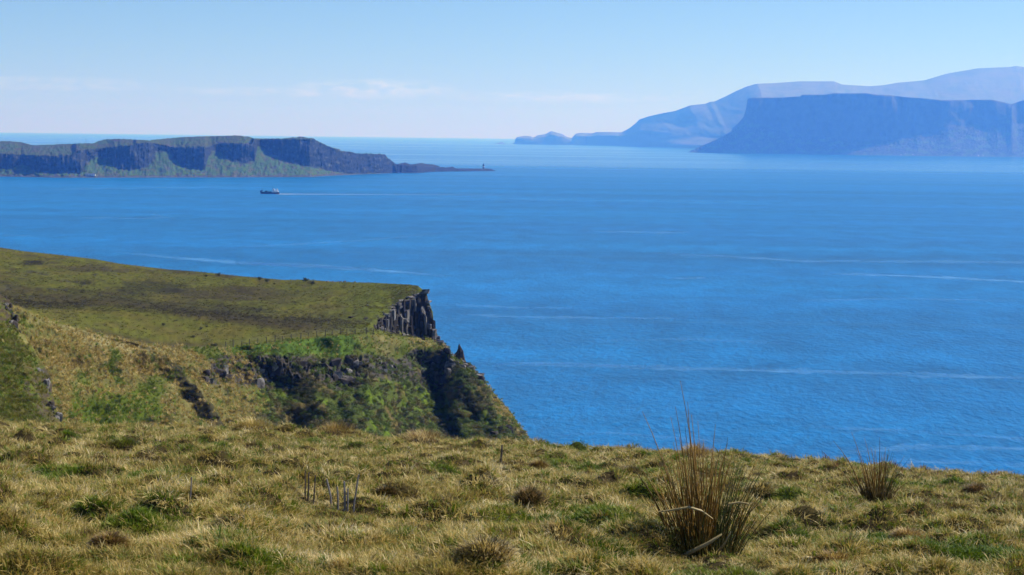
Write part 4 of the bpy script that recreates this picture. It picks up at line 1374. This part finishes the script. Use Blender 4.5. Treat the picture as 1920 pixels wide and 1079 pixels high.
def pix(px, py, D):
    v = P(float(px), float(py), float(D))
    return Vector((float(v[0]), float(v[1]), float(v[2])))


def rush(px, py, wpx, label, tips, nrand, hpx, seed, leaves, r0):
    r = random.Random(seed)
    q = near(px, py)
    D = q.y
    s = D / FPX
    root = obj('rush_clump', None, label=label, cat='rush', group='rush clumps on the hillside', loc=q)

    def foot(x):
        dd = D + r.uniform(-.35, .35) * wpx * s
        X = float(P(x, py, dd)[0])
        return Vector((X, dd, float(ground(np.array(X), np.array(dd))) - .02))
    for bx, tx, ty in tips:
        f = foot(bx)
        t = pix(tx, ty, f.y + r.uniform(-.1, .1))
        stem(root, f, t, ((f.x - t.x) * .12, 0, r.uniform(0, .03)), r0 * r.uniform(.8, 1.1), rush_m if tx < px + wpx * .2 or r.random() < .5 else rushg_m)
    for _ in range(nrand):
        k = r.gauss(0, .42)
        k = max(-1, min(1, k))
        f = foot(px + k * wpx * .5)
        h = hpx * s * r.uniform(.35, 1.0) * (1 - .35 * abs(k))
        outw = (k * .55 + r.gauss(0, .13)) * h
        t = f + Vector((outw, r.gauss(0, .12) * h, h))
        stem(root, f, t, (-outw * .12, 0, 0), r0 * r.uniform(.6, 1.0), rushg_m if (k > .25 and r.random() < .8) or r.random() < .12 else rush_m)
    for pts, wd in leaves:
        vs, fs = [], []
        for j, (x, y, dd) in enumerate(pts):
            c = pix(x, y, D + dd) - q
            hw = wd * s * (.35 + .65 * math.sin(math.pi * min(1, max(0, (j + .6) / len(pts)))))
            vs += [c + Vector((0, 0, hw / 2)), c + Vector((0, -hw * .5, -hw / 2)), c + Vector((0, hw * .5, -hw / 2))]
        for j in range(len(pts) - 1):
            a = 3 * j
            for u_, v_ in ((0, 1), (1, 2), (2, 0)):
                fs.append((a + u_, a + v_, a + 3 + v_, a + 3 + u_))
        me = mesh_from('dry_leaf', np.array([tuple(v) for v in vs]), fs, pale_m, np.array([(r.random(), 0, 0)] * len(vs)))
        obj('dry_leaf', me, root)
    o = obj('stem_base', tuft_mesh('stem_base', dark_m, seed, 420, hpx * s * .34, .5, .55, .006, (0, 0), wpx * s * .5), root)
    o['kind'] = 'stuff'
    return root


tips = [(1318, 1275, 714), (1300, 1289, 754), (1296, 1266, 763), (1292, 1257, 782), (1280, 1204, 772), (1322, 1341, 796), (1340, 1364, 821), (1372, 1440, 865), (1362, 1420, 862), (1355, 1403, 851),
        (1310, 1290, 784), (1314, 1296, 778), (1318, 1308, 790), (1306, 1300, 812), (1300, 1272, 815), (1288, 1262, 830), (1276, 1240, 850), (1280, 1246, 868), (1270, 1232, 890), (1330, 1335, 842), (1338, 1352, 862),
        (1348, 1382, 872), (1366, 1412, 902), (1370, 1420, 920), (1376, 1428, 926), (1268, 1226, 960), (1292, 1276, 842), (1312, 1318, 830), (1322, 1326, 852), (1302, 1284, 800)]
leaves = [([(1234, 960, -.2), (1262, 956, -.22), (1291, 951, -.22), (1315, 958, -.2), (1336, 973, -.15)], 4.5), ([(1258, 1052, -.1), (1290, 1037, -.2), (1325, 1020, -.25), (1353, 1002, -.2)], 8),
          ([(1342, 1038, -.2), (1358, 1020, -.25), (1370, 997, -.25)], 7), ([(1166, 1046, .0), (1200, 1030, .0), (1228, 1019, 0), (1252, 1016, .0)], 6), ([(1176, 1030, .1), (1200, 1005, .1), (1228, 988, .1)], 4),
          ([(1365, 945, -.1), (1385, 942, -.1), (1404, 945, -.1)], 4)]
rush(1316, 1038, 130, 'big brown and green rush clump with tall thin stems against the sea', tips, 225, 240, 3, leaves, .0042)
tips2 = [(1632, 1596, 810), (1640, 1620, 821), (1648, 1649, 820), (1655, 1660, 839), (1625, 1562, 827), (1660, 1688, 864), (1668, 1718, 896), (1630, 1604, 842), (1636, 1612, 850), (1645, 1632, 838), (1650, 1664, 852),
         (1622, 1580, 850), (1638, 1640, 842), (1620, 1540, 846)]
rush(1645, 932, 56, 'small dark rush clump on the crest at the right', tips2, 75, 105, 8, [([(1648, 939, -.1), (1654, 928, -.1), (1658, 918, -.1)], 4)], .0055)

# cut grey stalks ----------------------------------------------------
stalk_m = plain_mat('dead_stalk', (.30, .27, .245), .9, .1, 30.0, .4)
stalk_d = plain_mat('dark_stalk', (.13, .105, .09), .9, .1, 30.0, .4)
for (x0, y0, x1, y1, wd, mt, lab, grp) in (
        (571.5, 932, 571.7, 890, 4, stalk_d, 'thin dark dead stalk, leftmost of the trio left of the thick grey ones', 'dead stalks in the grass'),
        (577, 935, 578.5, 896, 4.5, stalk_d, 'dark dead stalk in the middle of the thin trio', 'dead stalks in the grass'),
        (587, 941, 591, 900, 4, stalk_d, 'thin leaning dead stalk, rightmost of the thin trio', 'dead stalks in the grass'),
        (622, 941, 612, 907, 6, stalk_m, 'pale grey cut stalk leaning to the left', 'dead stalks in the grass'),
        (633.5, 950, 632, 922, 5.5, stalk_m, 'short grey cut stalk beside the one that leans left', 'dead stalks in the grass'),
        (646, 953, 645, 912, 6, stalk_m, 'tall thick upright grey cut stalk', 'dead stalks in the grass'),
        (651, 953, 652, 925, 5, stalk_m, 'short grey cut stalk touching the tall upright one', 'dead stalks in the grass'),
        (660.5, 956, 672, 899, 5, stalk_m, 'longest grey stalk leaning to the right', 'dead stalks in the grass'),
        (938, 868, 941, 839, 5, stalk_d, 'lone dark stick standing near the crest', 'dead stalks in the grass'),
        (355, 944, 359, 904, 4.5, stalk_m, 'lone slender grey stick beside the bright green patch', 'dead stalks in the grass')):
    q = near(x0, y0)
    D = q.y
    r = wd * .38 * D / FPX
    t = pix(x1, y1, D) - q
    t = t + Vector((0, 0, .03))
    mid = t * .5 + Vector((r * .25, 0, 0))
    mb = MB().tube([(0, 0, -.06), mid * .5, mid, t * .8, t], [r * 1.1, r, r * .95, r * .9, r * .75], 6)
    obj('stalk', mb.mesh('stalk', mt), label=lab, cat='stalk', group=grp, loc=q)

# ------------------------------------------------------------------ bushes on the headland plateau
bush_m = blade_mat('gorse_leaves', [(.05, .06, .016), (.075, .08, .02), (.07, .055, .022), (.035, .045, .014)], transl=.1)
bark_m = plain_mat('bark', (.07, .055, .04), .9)


def leafy(name, mat, seed, n, leaf):
    r = np.random.default_rng(seed)
    vs, fs, cs = [], [], []
    blobs = [(r.normal(0, .22), r.normal(0, .22), r.uniform(.3, .7), r.uniform(.25, .42)) for _ in range(7)]
    for i in range(n):
        bx, by, bz, br_ = blobs[r.integers(len(blobs))]
        d = r.normal(size=3)
        d /= np.linalg.norm(d)
        p = np.array([bx, by, bz]) + d * br_ * r.uniform(.55, 1.0)
        p[2] = max(p[2], .02)
        u = np.cross(d, r.normal(size=3))
        u /= np.linalg.norm(u)
        v = np.cross(d, u) * .6 + d * r.uniform(-.5, .5)
        L = leaf * r.uniform(.6, 1.4)
        k = len(vs)
        vs += [tuple(p), tuple(p + u * L * .5 + v * L * .35), tuple(p + u * L), tuple(p + u * L * .5 - v * L * .35)]
        fs.append((k, k + 1, k + 2, k + 3))
        cs += [(r.random(), 0, 0)] * 4
    return mesh_from(name, np.array(vs), np.array(fs), mat, np.array(cs))


bush_fol = [leafy('foliage', bush_m, s, 420, .16) for s in range(3)]
stem_me = MB().tube([(0, 0, -.1), (.03, 0, .2), (.0, .03, .45)], [.06, .045, .03], 5).mesh('stem', bark_m)
for x, y, h, lab in ((409, 517, 8, 'small dark bush on the plateau skyline, the one furthest inland'), (487, 526, 9, 'dark bush just below the plateau skyline, left one of a pair'),
                     (500, 529, 9, 'dark bush just below the plateau skyline, right one of a pair'), (573, 530, 11, 'dark bush on the skyline, left one of the two nearest the cliff'),
                     (584, 537, 13, 'tallest dark bush, just below the skyline nearest the cliff'), (513, 534, 5, 'tiny dark bush below the pair under the skyline'),
                     (386, 520, 6, 'tiny bush just left of the furthest inland skyline bush'), (376, 617, 7, 'small brown bush on the near green lobe, left of the fence'),
                     (361, 634, 8, 'low brown bush above the lip of the gully left of the fence'), (387, 614, 5, 'tiny brown bush beside the small one on the near green lobe'),
                     (305, 610, 7, 'round brown bush near the middle of the near green lobe'), (402, 652, 11, 'scrubby brown bush at the inland end of the fence')):
    p = head_pt(x, y, 4.9, 8.0)
    s = h * .85 * p.y / FPX
    o = obj('gorse_bush', None, label=lab, cat='bush', group='bushes on the headland', loc=p)
    o.rotation_euler.z = rnd.uniform(0, 6)
    f = obj('foliage', rnd.choice(bush_fol), o)
    f.scale = (s * 1.25, s * 1.25, s)
    k = obj('stem', stem_me, o)
    k.scale = (s, s, s)

# scrub, ivy and grass on the gully side: one mass each
scrub = [leafy('scrub', blade_mat('scrub_leaves_%d' % i, cc, transl=.15), 50 + i, 420, .125) for i, cc in enumerate((
    [(.10, .15, .010), (.17, .22, .014), (.07, .11, .009)], [(.17, .135, .026), (.11, .10, .02), (.22, .165, .036)], [(.15, .20, .014), (.10, .15, .010), (.20, .23, .026)], [(.05, .07, .011), (.075, .085, .015), (.04, .055, .01)]))]
a, b, v, s, n = HEAD
ok = (s > 1.5) & (s < 4.3) & (a > 440) & (b < 870) & (b > 640)
ii = np.nonzero(ok.ravel())[0]
ii = rng.choice(ii, 9000)
pv = v.reshape(-1, 3)[ii] + rng.normal(0, .25, (len(ii), 3))
av, bv, sv = a.ravel()[ii], b.ravel()[ii], s.ravel()[ii]
patch = fbm(pv[:, 0] / 4, pv[:, 1] / 4, pv[:, 2] / 4 + 3, 3)
bandv = smooth(2.9, 3.1, sv) * smooth(4.1, 3.9, sv)
seaw = smooth(880, 940, av) * smooth(40, 15, bv - crest_y(av))
keep = (rng.random(len(ii)) < .62 * smooth(440, 540, av) * (1 - .55 * bandv) * (1 - .9 * seaw) * (1 - .6 * (sv > 4.0)))
kind_ = np.where(patch > .25, 2, np.where(patch > 0, 0, np.where(rng.random(len(ii)) < .5, 1, 3)))
kind_ = np.where(rng.random(len(ii)) < .2, rng.integers(0, 4, len(ii)), kind_)
ss = rng.uniform(.4, 1.15, len(ii)) * (1 - .4 * (sv > 4))
scl = np.stack([ss * 1.2, ss * 1.2, ss * .75], -1)
rot = np.stack([np.full(len(ii), .35), rng.normal(0, .2, len(ii)), rng.uniform(0, 6.28, len(ii))], -1)
scatter('scrub', (pv - [0, 0, .15])[keep], rot[keep], scl[keep], kind_[keep], scrub, 'dark and bright green scrub covering the gully side below the rocks')

gt = ([tuft_mesh('gully_tuft', straw_m, 70 + i, 30, .75, 1.5, .9, .05, (-.2, 0), .2) for i in range(2)]
      + [tuft_mesh('gully_tuft_green', green_m, 75 + i, 30, .6, 1.3, .9, .05, (0, 0), .2) for i in range(2)])
ok = (s > 1.5) & (s < 5.0) & (b < 870) & (a > -100) & (a < 1000)
ii = rng.choice(np.nonzero(ok.ravel())[0], 26000)
pv = v.reshape(-1, 3)[ii] + rng.normal(0, .2, (len(ii), 3))
av, bv, sv = a.ravel()[ii], b.ravel()[ii], s.ravel()[ii]
seaw = smooth(900, 950, av) * smooth(50, 20, bv - crest_y(av))
keep = rng.random(len(ii)) < np.maximum(.9 * smooth(520, 440, av), np.maximum(seaw, .7 * (sv > 4.1))) * (1 - .8 * smooth(.3, .6, spur.ravel()[ii] * smooth(2, -8, dx.ravel()[ii])))
gp = smooth(.05, .4, fbm(pv[:, 0] / 6, pv[:, 1] / 9, pv[:, 2] / 4 + 9, 3)) + smooth(.3, .8, lush.ravel()[ii]) + .6 * (sv > 4.1) * smooth(400, 440, av)
kind_ = np.where(rng.random(len(ii)) < np.clip(gp, .12, .9), rng.integers(2, 4, len(ii)), rng.integers(0, 2, len(ii)))
ss = rng.uniform(.35, .95, len(ii))
rot = np.stack([np.full(len(ii), .4), rng.normal(0, .2, len(ii)), rng.uniform(0, 6.28, len(ii))], -1)
scatter('gully_grass', pv[keep], rot[keep], np.stack([ss, ss, ss], -1)[keep], kind_[keep], gt, 'tussocky straw and green grass on the gully slopes')
# and on the nearer shoulder
olive_m = blade_mat('olive_blades', [(.10, .10, .014), (.17, .16, .022), (.24, .21, .035), (.34, .28, .075)], patch=.5)
gs = [tuft_mesh('shoulder_tuft', olive_m, 80 + i, 30, .75, 1.5, .9, .05, (-.2, 0), .2) for i in range(2)] + gt[2:]
ok = (SHO[1] < 850) & (SHO[0] > -40) & (TT < .97)
ii = rng.choice(np.nonzero(ok.ravel())[0], 7000)
pv = SHO[2].reshape(-1, 3)[ii] + rng.normal(0, .12, (len(ii), 3))
keep = rng.random(len(ii)) < 1 - .85 * rocky.ravel()[ii]
kind_ = np.where(rng.random(len(ii)) < .35 + .3 * smooth(0, .5, m1.ravel()[ii]), rng.integers(2, 4, len(ii)), rng.integers(0, 2, len(ii)))
ss = rng.uniform(.3, .75, len(ii))
rot = np.stack([np.full(len(ii), .3), rng.normal(0, .2, len(ii)), rng.uniform(0, 6.28, len(ii))], -1)
scatter('shoulder_grass', pv[keep], rot[keep], np.stack([ss, ss, ss], -1)[keep], kind_[keep], gs, 'tussocky grass on the nearer slope at the left')

# short grass and heath on the plateau
heath_m = blade_mat('heath_blades', [(.045, .036, .012), (.075, .058, .018), (.10, .08, .024)])
sward_m = blade_mat('sward_blades', [(.085, .092, .011), (.13, .135, .014), (.175, .155, .022), (.23, .19, .042)])
pt_ = [tuft_mesh('sward_tuft', sward_m, 95 + i, 22, .34, 1.4, 1.0, .05, (-.1, 0), .3) for i in range(2)] + [tuft_mesh('heath_tuft', heath_m, 98 + i, 24, .36, 1.0, 1.0, .05, (0, 0), .3) for i in range(2)]
ok = (s > 5.05) & (s < 8.05) & (a > -60) & (a < 782)
ii = rng.choice(np.nonzero(ok.ravel())[0], 26000)
pv = v.reshape(-1, 3)[ii] + rng.normal(0, 1, (len(ii), 3)) * [1.1, 2.2, 0] * np.where(a.ravel()[ii] > 660, .1, 1)[:, None]
av, bv, sv = a.ravel()[ii], b.ravel()[ii], s.ravel()[ii]
cl_ = (sv > 5.9) & (sv < 7.05) & (av > 690)
keep = ~cl_ & (fbm(pv[:, 0] / 5, pv[:, 1] / 14, 7.0, 3) + rng.normal(0, .35, len(ii)) > -.15)
hm_ = np.clip(heath_shade.ravel()[ii] * .8 + .12, 0, 1)  # heath tufts thicken where the fold's shade is painted
kind_ = np.where(rng.random(len(ii)) < hm_, rng.integers(2, 4, len(ii)), rng.integers(0, 2, len(ii)))
ss = rng.uniform(.35, 1.0, len(ii)) * np.where(sv > 7.9, .7, 1)
rot = np.stack([rng.normal(0, .12, len(ii)), rng.normal(0, .12, len(ii)), rng.uniform(0, 6.28, len(ii))], -1)
scatter('plateau_grass', pv[keep], rot[keep], np.stack([ss * 1.3, ss * 1.3, ss * .8], -1)[keep], kind_[keep], pt_, 'short rough grass and brown heath on top of the headland')

# ------------------------------------------------------------------ haze: the air between here and the far coast
hm = bpy.data.materials.new('haze')
hm.use_nodes = True
nt = hm.node_tree
for n in list(nt.nodes):
    nt.nodes.remove(n)
pvn = node(nt, 'ShaderNodeVolumePrincipled')
pvn.inputs['Color'].default_value = (0.10, 0.32, 1.0, 1)
pvn.inputs['Absorption Color'].default_value = (1, 1, 1, 1)
pvn.inputs['Density'].default_value = 1.0e-4
pvn.inputs['Anisotropy'].default_value = 0.3
out = node(nt, 'ShaderNodeOutputMaterial')
nt.links.new(pvn.outputs[0], out.inputs['Volume'])
obj('haze', MB().box((-45000, -3500, -4.2), (45000, 63000, 900)).mesh('haze', hm), kind='stuff', label='thin blue sea air that fades the far coast')
